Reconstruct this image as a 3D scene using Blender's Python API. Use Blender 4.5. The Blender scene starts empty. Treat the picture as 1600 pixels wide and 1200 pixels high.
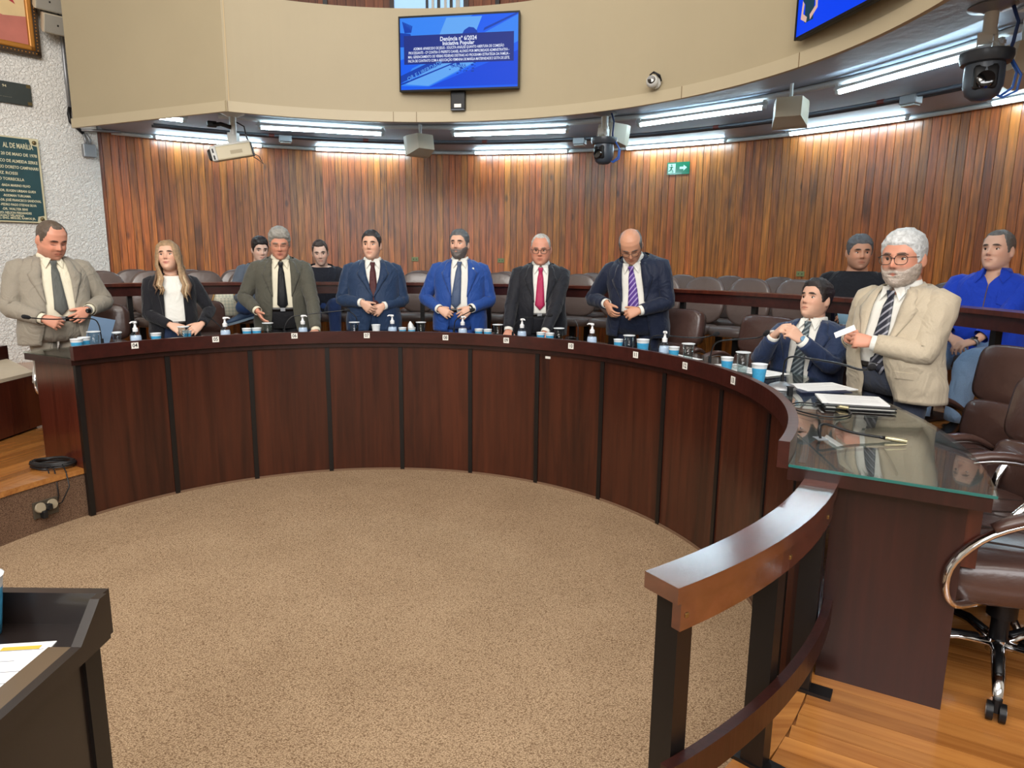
import bpy, bmesh, math, random
import numpy as np
from mathutils import Vector, Matrix, noise
random.seed(7)
C = bpy.context.scene.collection
SC = bpy.context.scene
PI = math.pi
R = math.radians

# ---------------------------------------------------------------- camera
cam_d = bpy.data.cameras.new('camera'); cam = bpy.data.objects.new('camera', cam_d); C.objects.link(cam)
SC.camera = cam
cam_d.sensor_width = 36.0
cam_d.lens = 1060.5 / 1600 * 36.0
cam_d.clip_start = 0.02
_p, _r = 0.18242, -0.01059
_f = Vector((0, math.cos(_p), -math.sin(_p))); _x = Vector((1, 0, 0)); _d = _f.cross(_x)
_rt = _x * math.cos(_r) + _d * math.sin(_r); _dn = _d * math.cos(_r) - _x * math.sin(_r)
_m = Matrix((_rt, -_dn, -_f)).transposed().to_4x4()
_m.translation = Vector((0.94303, -3.30741, 1.76))
cam.matrix_world = _m

# ---------------------------------------------------------------- world, exposure, large lamps
w = bpy.data.worlds.new('world'); SC.world = w; w.use_nodes = True
w.node_tree.nodes['Background'].inputs[0].default_value = (0.9, 0.95, 1.0, 1)
w.node_tree.nodes['Background'].inputs[1].default_value = 0.3
SC.view_settings.view_transform = 'Standard'
SC.view_settings.look = 'None'
SC.view_settings.exposure = 0.06
SC.view_settings.gamma = 1.0
SC.view_settings.use_curve_mapping = False
SC.cycles.use_denoising = True
SC.cycles.max_bounces = 7
SC.cycles.diffuse_bounces = 3
SC.cycles.glossy_bounces = 4
SC.cycles.transparent_max_bounces = 16
SC.cycles.sample_clamp_indirect = 4.0
TUBE_E = 48.0

def area(name, loc, target, size, power, col=(1, 1, 1), sizey=None):
    l = bpy.data.lights.new(name, 'AREA'); l.energy = power; l.color = col
    l.shape = 'RECTANGLE'; l.size = size; l.size_y = sizey or size
    o = bpy.data.objects.new(name, l); C.objects.link(o); o.location = loc
    o.rotation_euler = (Vector(target) - Vector(loc)).to_track_quat('-Z', 'Y').to_euler()
    return o
area('ceiling_lamp', (-0.3, -0.4, 5.7), (-0.3, -0.4, 0), 2.4, 75, (1.0, 0.94, 0.86))
area('ceiling_lamp', (1.6, -3.6, 5.6), (0.5, 0.5, 0.5), 2.6, 120, (1.0, 0.96, 0.90))
area('ceiling_lamp', (-1.0, -3.6, 5.7), (-3.5, 3.5, 2.2), 2.4, 230, (1.0, 0.95, 0.88))

area('front_fill', (0.3, -7.4, 4.6), (0.3, 3, 1.6), 8.0, 420, (0.97, 0.98, 1.0), 1.7)  # added fill light behind the camera for plank wall and faces, no window

# ---------------------------------------------------------------- helpers
def P(a, r, z=0.0):
    a = R(a); return Vector((-r * math.cos(a), r * math.sin(a), z))
def inward(a):
    a = R(a); return Vector((math.cos(a), -math.sin(a), 0))
def basis(fwd, loc=(0, 0, 0)):
    """matrix whose local +Y is fwd (horizontal), +X its right hand side"""
    f = Vector((fwd[0], fwd[1], 0)).normalized(); rt = Vector((f.y, -f.x, 0))
    m = Matrix(((rt.x, f.x, 0, loc[0]), (rt.y, f.y, 0, loc[1]), (0, 0, 1, loc[2]), (0, 0, 0, 1)))
    return m
def polm(a, r, z=0.0, turn=0.0):
    f = inward(a); f = Matrix.Rotation(R(turn), 3, 'Z') @ f
    return basis(f, P(a, r, z))
def lerp(a, b, t): return a + (b - a) * t
def sstep(a, b, x):
    t = min(1, max(0, (x - a) / (b - a))) if a != b else float(x > a)
    return t * t * (3 - 2 * t)
def tab(t, x):
    """piecewise linear lookup in [(x, v...)]"""
    if x <= t[0][0]: return t[0][1:] if len(t[0]) > 2 else t[0][1]
    for p, q in zip(t, t[1:]):
        if x <= q[0]:
            k = (x - p[0]) / (q[0] - p[0]); k = k * k * (3 - 2 * k) * 0.5 + k * 0.5
            if len(p) > 2: return tuple(lerp(u, v, k) for u, v in zip(p[1:], q[1:]))
            return lerp(p[1], q[1], k)
    return t[-1][1:] if len(t[-1]) > 2 else t[-1][1]

class MB:
    def __init__(s): s.v = []; s.f = []; s.mi = []
    def add(s, vs, fs, mi=0, m=None):
        n = len(s.v)
        s.v += [tuple(m @ Vector(q)) if m is not None else tuple(q) for q in vs]
        s.f += [tuple(i + n for i in q) for q in fs]; s.mi += [mi] * len(fs); return s
    def box(s, c, d, m=None, mi=0, bev=0.0, taper=1.0):
        x, y, z = d[0] / 2, d[1] / 2, d[2] / 2
        if bev <= 0:
            vs = [(c[0] + i * x * (taper if k > 0 else 1), c[1] + j * y * (taper if k > 0 else 1), c[2] + k * z) for k in (-1, 1) for j in (-1, 1) for i in (-1, 1)]
            fs = [(0, 2, 3, 1), (4, 5, 7, 6), (0, 1, 5, 4), (2, 6, 7, 3), (0, 4, 6, 2), (1, 3, 7, 5)]
            return s.add(vs, fs, mi, m)
        b = min(bev, x * .99, y * .99, z * .99)
        rings = []
        def ring(ix, iy, zz):
            out = []
            for sx, sy in ((1, 1), (-1, 1), (-1, -1), (1, -1)):
                for t in (0, 1, 2):
                    an = {(1, 1): 0, (-1, 1): PI / 2, (-1, -1): PI, (1, -1): 1.5 * PI}[(sx, sy)] + t * PI / 4
                    out.append((c[0] + sx * (x - b) + math.cos(an) * ix, c[1] + sy * (y - b) + math.sin(an) * iy, c[2] + zz))
            return out
        rr = [ring(b * .0, b * .0, -z), ring(b * .7, b * .7, -z + b * .3), ring(b, b, -z + b), ring(b, b, z - b), ring(b * .7, b * .7, z - b * .3), ring(0, 0, z)]
        return s.rings(rr, True, True, mi, m)
    def rings(s, rr, closed=True, caps=True, mi=0, m=None):
        n = len(rr[0]); vs = [p for r_ in rr for p in r_]; fs = []
        for i in range(len(rr) - 1):
            for j in range(n if closed else n - 1):
                k = (j + 1) % n
                fs.append((i * n + j, i * n + k, (i + 1) * n + k, (i + 1) * n + j))
        if caps:
            fs.append(tuple(range(n - 1, -1, -1))); fs.append(tuple(range((len(rr) - 1) * n, len(rr) * n)))
        return s.add(vs, fs, mi, m)
    def lathe(s, prof, n=16, m=None, mi=0, caps=True):
        rr = [[(r_ * math.cos(2 * PI * j / n), r_ * math.sin(2 * PI * j / n), z) for j in range(n)] for r_, z in prof]
        return s.rings(rr, True, caps, mi, m)
    def tube(s, pts, rad, n=8, m=None, mi=0, caps=True, flat=1.0, up=None):
        pts = [Vector(p) for p in pts]; k = len(pts)
        if not hasattr(rad, '__len__'): rad = [rad] * k
        rr = []; prev = None
        for i in range(k):
            t = (pts[min(i + 1, k - 1)] - pts[max(i - 1, 0)]).normalized()
            if prev is None:
                u = Vector(up) if up is not None else (Vector((0, 0, 1)) if abs(t.z) < .9 else Vector((0, 1, 0)))
            else: u = prev
            u = (u - t * u.dot(t))
            if u.length < 1e-6: u = t.orthogonal()
            u.normalize(); prev = u; w_ = t.cross(u)
            rr.append([tuple(pts[i] + (u * math.sin(2 * PI * j / n) * flat + w_ * math.cos(2 * PI * j / n)) * rad[i]) for j in range(n)])
        return s.rings(rr, True, caps, mi, m)
    def ball(s, c, r, n=12, k=8, m=None, mi=0):
        if not hasattr(r, '__len__'): r = (r, r, r)
        rr = []
        for i in range(k + 1):
            t = PI * (i + (0.12 if i == 0 else -0.12 if i == k else 0)) / k
            rr.append([(c[0] + r[0] * math.sin(t) * math.cos(2 * PI * j / n), c[1] + r[1] * math.sin(t) * math.sin(2 * PI * j / n), c[2] - r[2] * math.cos(t)) for j in range(n)])
        return s.rings(rr, True, True, mi, m)
    def arc(s, a0, a1, r0, r1, z0, z1, step=2.5, mi=0):
        """ring sector solid, a in degrees about the room's centre"""
        n = max(1, int(math.ceil(abs(a1 - a0) / step)))
        rr = []
        for i in range(n + 1):
            a = a0 + (a1 - a0) * i / n
            rr.append([tuple(P(a, r0, z0)), tuple(P(a, r1, z0)), tuple(P(a, r1, z1)), tuple(P(a, r0, z1))])
        return s.rings(rr, True, True, mi)
    def prism(s, poly, z0, z1, m=None, mi=0):
        n = len(poly)
        vs = [(x, y, z0) for x, y in poly] + [(x, y, z1) for x, y in poly]
        fs = [tuple(range(n - 1, -1, -1)), tuple(range(n, 2 * n))] + [(i, (i + 1) % n, n + (i + 1) % n, n + i) for i in range(n)]
        return s.add(vs, fs, mi, m)
    def mesh(s, name, mats, smooth=False, fix=True):
        me = bpy.data.meshes.new(name); me.from_pydata(s.v, [], s.f)
        for mt in (mats if isinstance(mats, (list, tuple)) else [mats]): me.materials.append(mt)
        if any(s.mi): me.polygons.foreach_set('material_index', s.mi)
        if fix:
            b = bmesh.new(); b.from_mesh(me); bmesh.ops.recalc_face_normals(b, faces=b.faces); b.to_mesh(me); b.free()
        if smooth:
            if smooth is True: me.polygons.foreach_set('use_smooth', [True] * len(me.polygons))
            else:
                me.polygons.foreach_set('use_smooth', [True] * len(me.polygons))
                me.set_sharp_from_angle(angle=R(smooth))
        me.update()
        return me
    def build(s, name, mats, parent=None, smooth=False, m=None, fix=True):
        return link(name, s.mesh(name, mats, smooth, fix), parent, m)

def link(name, me, parent=None, m=None):
    o = bpy.data.objects.new(name, me); C.objects.link(o)
    if parent is not None: o.parent = parent
    if m is not None: o.matrix_local = m
    return o
def tag(o, label=None, cat=None, group=None, kind=None):
    if label: o['label'] = label
    if cat: o['category'] = cat
    if group: o['group'] = group
    if kind: o['kind'] = kind
    return o
def thing(name, label, cat, m=None, group=None):
    o = bpy.data.objects.new(name, None); C.objects.link(o); o.empty_display_size = .1
    if m is not None: o.matrix_world = m
    return tag(o, label, cat, group)
def dup(root, m, label=None, group=None, kids=None):
    def cp(o, par):
        c = o.copy(); C.objects.link(c); c.parent = par
        for ch in KIDS.get(o.name, []): cp(ch, c)
        return c
    r = root.copy(); C.objects.link(r); r.matrix_world = m
    for ch in KIDS.get(root.name, []): cp(ch, r)
    if label: r['label'] = label
    if group: r['group'] = group
    return r
KIDS = {}
def index_kids(root):
    for o in list(SC.objects):
        if o.parent is not None:
            KIDS.setdefault(o.parent.name, [])
            if o not in KIDS[o.parent.name]: KIDS[o.parent.name].append(o)
    return root

# ---------------------------------------------------------------- materials
def srgb(r, g, b):
    f = lambda c: (c / 255 / 12.92) if c / 255 <= .04045 else ((c / 255 + .055) / 1.055) ** 2.4
    return (f(r), f(g), f(b), 1)
MATS = {}
def mat(name, col, rough=.5, metal=0.0, spec=.5, coat=0.0, emit=None, es=0.0, sheen=0.0, noise_s=0.0, noise_v=.12, bump=0.0, bump_s=80.0, trans=0.0):
    if name in MATS: return MATS[name]
    m = bpy.data.materials.new(name); m.use_nodes = True; nt = m.node_tree; b = nt.nodes['Principled BSDF']
    col = tuple(col) if len(col) == 4 else (*col, 1)
    b.inputs['Base Color'].default_value = col; b.inputs['Roughness'].default_value = rough
    b.inputs['Metallic'].default_value = metal; b.inputs['Specular IOR Level'].default_value = spec
    b.inputs['Coat Weight'].default_value = coat; b.inputs['Coat Roughness'].default_value = .12
    b.inputs['Sheen Weight'].default_value = sheen
    if trans: b.inputs['Transmission Weight'].default_value = trans
    if emit: b.inputs['Emission Color'].default_value = emit; b.inputs['Emission Strength'].default_value = es
    tc = None
    if noise_s:
        tc = nt.nodes.new('ShaderNodeTexCoord'); n = nt.nodes.new('ShaderNodeTexNoise'); n.inputs['Scale'].default_value = noise_s
        n.inputs['Detail'].default_value = 4; nt.links.new(tc.outputs['Object'], n.inputs['Vector'])
        mr = nt.nodes.new('ShaderNodeMapRange'); mr.inputs[3].default_value = 1 - noise_v; mr.inputs[4].default_value = 1 + noise_v
        mr.inputs[1].default_value = .25; mr.inputs[2].default_value = .75
        nt.links.new(n.outputs[0], mr.inputs[0])
        mx = nt.nodes.new('ShaderNodeVectorMath'); mx.operation = 'SCALE'; mx.inputs[0].default_value = col[:3]
        nt.links.new(mr.outputs[0], mx.inputs['Scale']); nt.links.new(mx.outputs[0], b.inputs['Base Color'])
    if bump:
        tc = tc or nt.nodes.new('ShaderNodeTexCoord'); n2 = nt.nodes.new('ShaderNodeTexNoise'); n2.inputs['Scale'].default_value = bump_s; n2.inputs['Detail'].default_value = 5
        nt.links.new(tc.outputs['Object'], n2.inputs['Vector'])
        bp = nt.nodes.new('ShaderNodeBump'); bp.inputs['Strength'].default_value = bump; bp.inputs['Distance'].default_value = .01
        nt.links.new(n2.outputs[0], bp.inputs['Height']); nt.links.new(bp.outputs[0], b.inputs['Normal'])
    MATS[name] = m; return m

def wood(name, c0, c1, rough=.35, grain='Z', coat=0.3, scale=1.0, vary=.35, knots=0.0, hue=0.0, coatr=.18, fine=.45, bump=.15):
    """grain runs along the given object axis; every object gets its own offset and tone"""
    if name in MATS: return MATS[name]
    m = bpy.data.materials.new(name); m.use_nodes = True; nt = m.node_tree; b = nt.nodes['Principled BSDF']; L = nt.links.new
    tc = nt.nodes.new('ShaderNodeTexCoord'); oi = nt.nodes.new('ShaderNodeObjectInfo')
    off = nt.nodes.new('ShaderNodeVectorMath'); off.operation = 'SCALE'; off.inputs[0].default_value = (37, 53, 71); L(oi.outputs['Random'], off.inputs['Scale'])
    ad = nt.nodes.new('ShaderNodeVectorMath'); ad.operation = 'ADD'; L(tc.outputs['Object'], ad.inputs[0]); L(off.outputs[0], ad.inputs[1])
    mp = nt.nodes.new('ShaderNodeMapping'); s = {'X': (.06, 1, 1), 'Y': (1, .06, 1), 'Z': (1, 1, .06)}[grain]
    mp.inputs['Scale'].default_value = tuple(q * scale for q in s); L(ad.outputs[0], mp.inputs[0])
    n1 = nt.nodes.new('ShaderNodeTexNoise'); n1.inputs['Scale'].default_value = 55; n1.inputs['Detail'].default_value = 6; n1.inputs['Distortion'].default_value = .6; L(mp.outputs[0], n1.inputs['Vector'])
    n2 = nt.nodes.new('ShaderNodeTexNoise'); n2.inputs['Scale'].default_value = 9; n2.inputs['Detail'].default_value = 3; n2.inputs['Distortion'].default_value = 1.5; L(mp.outputs[0], n2.inputs['Vector'])
    mx = nt.nodes.new('ShaderNodeMath'); mx.operation = 'MULTIPLY_ADD'; mx.inputs[1].default_value = fine; L(n1.outputs[0], mx.inputs[0])
    m2 = nt.nodes.new('ShaderNodeMath'); m2.operation = 'MULTIPLY'; m2.inputs[1].default_value = 1 - fine; L(n2.outputs[0], m2.inputs[0]); L(m2.outputs[0], mx.inputs[2])
    rp = nt.nodes.new('ShaderNodeValToRGB'); rp.color_ramp.elements[0].position = .30; rp.color_ramp.elements[1].position = .70
    rp.color_ramp.elements[0].color = c0; rp.color_ramp.elements[1].color = c1; L(mx.outputs[0], rp.inputs[0])
    hsv = nt.nodes.new('ShaderNodeHueSaturation'); L(rp.outputs[0], hsv.inputs['Color'])
    mr = nt.nodes.new('ShaderNodeMapRange'); mr.inputs[3].default_value = 1 - vary; mr.inputs[4].default_value = 1 + vary; L(oi.outputs['Random'], mr.inputs[0]); L(mr.outputs[0], hsv.inputs['Value'])
    if hue:
        fr = nt.nodes.new('ShaderNodeMath'); fr.operation = 'FRACT'; ml = nt.nodes.new('ShaderNodeMath'); ml.operation = 'MULTIPLY'; ml.inputs[1].default_value = 17.31; L(oi.outputs['Random'], ml.inputs[0]); L(ml.outputs[0], fr.inputs[0])
        mh = nt.nodes.new('ShaderNodeMapRange'); mh.inputs[3].default_value = .5 - hue; mh.inputs[4].default_value = .5 + hue; L(fr.outputs[0], mh.inputs[0]); L(mh.outputs[0], hsv.inputs['Hue'])
    out = hsv.outputs[0]
    if knots:
        vo = nt.nodes.new('ShaderNodeTexNoise'); vo.inputs['Scale'].default_value = 3.2; vo.inputs['Detail'].default_value = 2
        mp2 = nt.nodes.new('ShaderNodeMapping'); mp2.inputs['Scale'].default_value = {'X': (.45, 1, 1), 'Y': (1, .45, 1), 'Z': (1, 1, .45)}[grain]; L(ad.outputs[0], mp2.inputs[0]); L(mp2.outputs[0], vo.inputs['Vector'])
        kr = nt.nodes.new('ShaderNodeMapRange'); kr.inputs[1].default_value = .60; kr.inputs[2].default_value = .74; kr.inputs[3].default_value = 1; kr.inputs[4].default_value = 1 - knots; L(vo.outputs[0], kr.inputs[0])
        sc = nt.nodes.new('ShaderNodeVectorMath'); sc.operation = 'SCALE'; L(out, sc.inputs[0]); L(kr.outputs[0], sc.inputs['Scale']); out = sc.outputs[0]
        kv = nt.nodes.new('ShaderNodeTexVoronoi'); kv.inputs['Scale'].default_value = 4.6; kv.inputs['Randomness'].default_value = 1; L(mp2.outputs[0], kv.inputs['Vector'])
        k2 = nt.nodes.new('ShaderNodeMapRange'); k2.inputs[1].default_value = .05; k2.inputs[2].default_value = .12; k2.inputs[3].default_value = .40; k2.inputs[4].default_value = 1; L(kv.outputs['Distance'], k2.inputs[0])
        s2 = nt.nodes.new('ShaderNodeVectorMath'); s2.operation = 'SCALE'; L(out, s2.inputs[0]); L(k2.outputs[0], s2.inputs['Scale']); out = s2.outputs[0]
    L(out, b.inputs['Base Color'])
    b.inputs['Roughness'].default_value = rough; b.inputs['Coat Weight'].default_value = coat; b.inputs['Coat Roughness'].default_value = coatr
    if bump:
        bp = nt.nodes.new('ShaderNodeBump'); bp.inputs['Strength'].default_value = bump; bp.inputs['Distance'].default_value = .004; L(n1.outputs[0], bp.inputs['Height']); L(bp.outputs[0], b.inputs['Normal'])
    MATS[name] = m; return m

def glass(name, tint=(.93, .98, .97), rough=.02, ior=1.5):
    if name in MATS: return MATS[name]
    m = bpy.data.materials.new(name); m.use_nodes = True; nt = m.node_tree; nt.nodes.remove(nt.nodes['Principled BSDF']); L = nt.links.new
    out = nt.nodes['Material Output']; tr = nt.nodes.new('ShaderNodeBsdfTransparent'); tr.inputs[0].default_value = (*tint, 1)
    gl = nt.nodes.new('ShaderNodeBsdfGlossy'); gl.inputs['Roughness'].default_value = rough
    lw = nt.nodes.new('ShaderNodeLayerWeight'); lw.inputs['Blend'].default_value = .5; pw = nt.nodes.new('ShaderNodeMath'); pw.operation = 'POWER'; pw.inputs[1].default_value = 4.5; L(lw.outputs['Facing'], pw.inputs[0]); fr = nt.nodes.new('ShaderNodeMath'); fr.operation = 'MULTIPLY_ADD'; fr.inputs[1].default_value = .96; fr.inputs[2].default_value = ((ior - 1) / (ior + 1)) ** 2; L(pw.outputs[0], fr.inputs[0]); mx = nt.nodes.new('ShaderNodeMixShader')
    L(fr.outputs[0], mx.inputs[0]); L(tr.outputs[0], mx.inputs[1]); L(gl.outputs[0], mx.inputs[2]); L(mx.outputs[0], out.inputs[0])
    MATS[name] = m; return m

def text_mesh(name, body, size, mats, parent=None, m=None, align='CENTER', ext=.0005, bold=0.0, squeeze=1.0):
    cu = bpy.data.curves.new(name, 'FONT'); cu.body = body; cu.size = size; cu.align_x = align; cu.align_y = 'CENTER'
    cu.extrude = ext; cu.offset = bold; cu.resolution_u = 2
    t = bpy.data.objects.new(name, cu); C.objects.link(t)
    dg = bpy.context.evaluated_depsgraph_get(); dg.update()
    me = bpy.data.meshes.new_from_object(t.evaluated_get(dg)); bpy.data.objects.remove(t); bpy.data.curves.remove(cu)
    me.name = name; me.materials.clear(); me.materials.append(mats)
    if squeeze != 1.0:
        for v in me.vertices: v.co.x *= squeeze
    return link(name, me, parent, m)

M_panel = wood('mahogany_panel', srgb(36, 13, 8), srgb(82, 38, 22), rough=.32, coat=.25, scale=.45, vary=.12)
M_dark = wood('dark_mahogany', srgb(32, 12, 9), srgb(54, 22, 17), rough=.36, coat=.12, scale=.8, vary=.1)
M_fascia = wood('fascia_mahogany', srgb(44, 17, 14), srgb(66, 27, 22), rough=.3, coat=.3, grain='X', scale=.8, vary=.05)
M_redwood = wood('red_mahogany', srgb(54, 20, 13), srgb(92, 40, 26), rough=.3, coat=.4, scale=.7, vary=.1)
M_rail = wood('varnished_rail', srgb(66, 30, 20), srgb(112, 58, 40), rough=.16, coat=1.0, grain='X', scale=1.2, vary=.05, bump=.05, coatr=.20)
M_rail.node_tree.nodes['Principled BSDF'].inputs['Coat IOR'].default_value = 2.4
M_plank = wood('wall_plank', srgb(88, 40, 15), srgb(220, 126, 52), rough=.38, coat=.55, scale=1.0, vary=.20, knots=.6, hue=.009, coatr=.30, fine=.6)
M_gallery = wood('gallery_plank', srgb(92, 44, 22), srgb(150, 84, 44), rough=.5, coat=0, vary=.25)
M_floorw = wood('floor_plank', srgb(138, 80, 34), srgb(196, 134, 70), rough=.2, coat=.5, grain='X', scale=.8, vary=.16)
M_black = mat('black_trim', srgb(16, 13, 13), .4)
M_blackp = mat('black_plastic', srgb(18, 18, 20), .4, spec=.3)
M_beige = mat('beige_paint', srgb(163, 150, 122), .6, noise_s=1.3, noise_v=.03)
M_beige2 = mat('beige_trim_paint', srgb(177, 164, 136), .5)
M_soffit = mat('grey_plaster', srgb(160, 168, 182), .5, noise_s=1.6, noise_v=.14, bump=.3, bump_s=14)
M_white = mat('white_paint', srgb(226, 224, 216), .7)
M_chrome = mat('chrome', (.75, .75, .76), .12, metal=1)
M_steel = mat('grey_steel', srgb(150, 152, 155), .4, metal=.6)
M_pvc = mat('white_pvc', srgb(205, 207, 205), .45)
M_paper = mat('paper', srgb(238, 238, 236), .8)
M_ink = mat('ink', srgb(25, 24, 28), .7)
M_glass = glass('clear_glass')
# ================================================================ setting
def stucco():
    m = bpy.data.materials.new('white_stucco'); m.use_nodes = True; nt = m.node_tree; b = nt.nodes['Principled BSDF']; L = nt.links.new
    tc = nt.nodes.new('ShaderNodeTexCoord')
    n = nt.nodes.new('ShaderNodeTexNoise'); n.inputs['Scale'].default_value = 42; n.inputs['Detail'].default_value = 3; n.inputs['Roughness'].default_value = .55; n.inputs['Distortion'].default_value = .8
    L(tc.outputs['Object'], n.inputs['Vector'])
    rp = nt.nodes.new('ShaderNodeMapRange'); rp.inputs[1].default_value = .38; rp.inputs[2].default_value = .66; L(n.outputs[0], rp.inputs[0])
    bp = nt.nodes.new('ShaderNodeBump'); bp.inputs['Strength'].default_value = .8; bp.inputs['Distance'].default_value = .014; L(rp.outputs[0], bp.inputs['Height']); L(bp.outputs[0], b.inputs['Normal'])
    b.inputs['Base Color'].default_value = srgb(240, 238, 232); b.inputs['Roughness'].default_value = .85
    return m
M_stucco = stucco()

def carpet(name, ca, cb):
    m = bpy.data.materials.new(name); m.use_nodes = True; nt = m.node_tree; b = nt.nodes['Principled BSDF']; L = nt.links.new
    tc = nt.nodes.new('ShaderNodeTexCoord')
    mp = nt.nodes.new('ShaderNodeMapping'); mp.inputs['Scale'].default_value = (1, 1.7, 1); mp.inputs['Rotation'].default_value = (0, 0, .35); L(tc.outputs['Object'], mp.inputs[0])
    v = nt.nodes.new('ShaderNodeTexVoronoi'); v.inputs['Scale'].default_value = 140; L(mp.outputs[0], v.inputs['Vector'])
    n = nt.nodes.new('ShaderNodeTexNoise'); n.inputs['Scale'].default_value = 190; n.inputs['Detail'].default_value = 3; L(mp.outputs[0], n.inputs['Vector'])
    n2 = nt.nodes.new('ShaderNodeTexNoise'); n2.inputs['Scale'].default_value = 2.4; n2.inputs['Detail'].default_value = 4; L(tc.outputs['Object'], n2.inputs['Vector'])
    ma = nt.nodes.new('ShaderNodeMath'); ma.operation = 'MULTIPLY_ADD'; ma.inputs[1].default_value = -.55; ma.inputs[2].default_value = .32; L(v.outputs['Distance'], ma.inputs[0])
    mb = nt.nodes.new('ShaderNodeMath'); mb.operation = 'ADD'; L(ma.outputs[0], mb.inputs[0]); L(n.outputs[0], mb.inputs[1])
    mc = nt.nodes.new('ShaderNodeMath'); mc.operation = 'MULTIPLY_ADD'; mc.inputs[1].default_value = .16; L(n2.outputs[0], mc.inputs[0]); L(mb.outputs[0], mc.inputs[2])
    rp = nt.nodes.new('ShaderNodeValToRGB'); rp.color_ramp.elements[0].position = .42; rp.color_ramp.elements[1].position = .92
    rp.color_ramp.elements[0].color = ca; rp.color_ramp.elements[1].color = cb; L(mc.outputs[0], rp.inputs[0]); L(rp.outputs[0], b.inputs['Base Color'])
    b.inputs['Roughness'].default_value = .95; b.inputs['Specular IOR Level'].default_value = .1
    bp = nt.nodes.new('ShaderNodeBump'); bp.inputs['Strength'].default_value = .5; bp.inputs['Distance'].default_value = .004; L(mb.outputs[0], bp.inputs['Height']); L(bp.outputs[0], b.inputs['Normal'])
    return m
M_carpet = carpet('beige_carpet', srgb(115, 90, 67), srgb(202, 174, 141))
M_carpet2 = carpet('riser_carpet', srgb(84, 62, 48), srgb(140, 112, 90))

def st(o, label=None):
    o['kind'] = 'structure'
    if label: o['label'] = label
    return o
ZP, ZT = .335, .66          # platform and audience tier heights

# carpeted pit floor
m = MB(); m.box((0, -1.2, -.05), (13.6, 13.6, .1)); st(m.build('floor', M_carpet), 'brown beige looped carpet of the sunken round floor')
# platform ring, planked
pf = MB(); pf.arc(-42, 238, 2.262, 6.3, .0, ZP - .012)
platform = st(pf.build('floor', M_floorw), 'raised ring floor of golden wood planks around the carpet')
rs = MB(); rs.arc(-42, 30, 2.245, 2.262, 0, ZP - .035); rs.arc(206, 238, 2.245, 2.262, 0, ZP - .035)
st(rs.build('trim_1', M_carpet2), 'carpeted riser of the step')
ns = MB(); ns.arc(-42, 29.4, 2.235, 2.31, ZP - .035, ZP + .001); ns.arc(211, 238, 2.235, 2.31, ZP - .035, ZP + .001)
st(ns.build('trim_2', M_floorw), 'rounded wooden nosing of the step')
def planks(a0, a1, r0, r1, deg, wd, z, parent, lmax=1.4):
    d = Vector((math.cos(R(deg)), math.sin(R(deg)))); nrm = Vector((-d.y, d.x)); rnd = random.Random(3)
    def inside(p):
        r_ = p.length; a = math.degrees(math.atan2(p.y, -p.x))
        if a < a0 - 180: a += 360
        return r0 <= r_ <= r1 and a0 <= a <= a1
    v = -6.0
    while v < 6.0:
        lim = []
        for vv in (v + .002, v + wd - .002):
            us = [u for u in np.arange(-6, 6, .01) if inside(nrm * vv + d * u)]
            lim.append((min(us), max(us)) if us else None)
        if all(lim):
            lo = [lim[0][0], lim[1][0]]; hi = [lim[0][1], lim[1][1]]
            cuts = []; c = max(lo) + rnd.uniform(.4, lmax)
            while c < min(hi) - .15: cuts.append(c); c += rnd.uniform(.6, lmax)
            st_ = [lo] + [[q + .0015] * 2 for q in cuts]; en = [[q - .0015] * 2 for q in cuts] + [hi]
            for s_, e_ in zip(st_, en):
                q0 = nrm * (v + .001) + d * s_[0]; q1 = nrm * (v + .001) + d * e_[0]; q2 = nrm * (v + wd - .001) + d * e_[1]; q3 = nrm * (v + wd - .001) + d * s_[1]
                mid = (q0 + q2) / 2
                ii = Matrix.Rotation(R(-deg), 2)
                poly = [tuple(ii @ (q - mid)) for q in (q0, q1, q2, q3)]
                b = MB(); b.prism(poly, -.012, 0)
                o = b.build('plank', M_floorw, parent); o.matrix_local = Matrix.Translation((mid.x, mid.y, z)) @ Matrix.Rotation(R(deg), 4, 'Z')
        v += wd
planks(198, 237.5, 2.31, 4.0, -30, .067, ZP, platform)
planks(6, 36, 2.31, 3.35, 77, .085, ZP, platform)
# audience tier
tf = MB(); tf.arc(40, 200, 3.66, 5.66, ZP - .02, ZT); st(tf.build('floor', M_floorw), 'higher wooden floor tier behind the long rail')
tr = MB(); tr.arc(40, 200, 3.63, 3.66, ZP, ZT + .002); st(tr.build('trim_3', M_dark), 'dark wooden riser of the audience tier')

# back wall of vertical planks
WR = 5.6
bw = MB(); bw.arc(44, 204, WR + .02, WR + .22, ZT - .2, 6.2)
wall_back = st(bw.build('wall_back', M_black), 'curved back wall lined with vertical brown planks')
rnd = random.Random(11)
wd = .0785; a = 49.9; da = math.degrees(wd / WR); i = 0
pm = []
for k in range(5):
    b = MB(); ww = wd - rnd.choice((.003, .004, .005)); z1 = 3.09
    b.box((0, -.012 - k * .0012, (z1 - ZT) / 2), (ww, .024 + .0024 * k, z1 - ZT)); pm.append(b.mesh('plank', M_plank))
while a < 172:
    o = link('plank', pm[rnd.randrange(5)], wall_back); o.matrix_local = polm(a, WR, ZT) @ Matrix.Translation((0, .024, 0)); a += da
pm2 = MB(); pm2.box((0, .012, .6), (.105, .024, 1.2)); pm2 = pm2.mesh('plank', M_gallery)
a = 66.0
while a < 116:
    if not (84.4 < a < 93.2):
        o = link('plank', pm2, wall_back); o.matrix_local = polm(a, WR, 4.5)
    a += math.degrees(.109 / WR)
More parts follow.
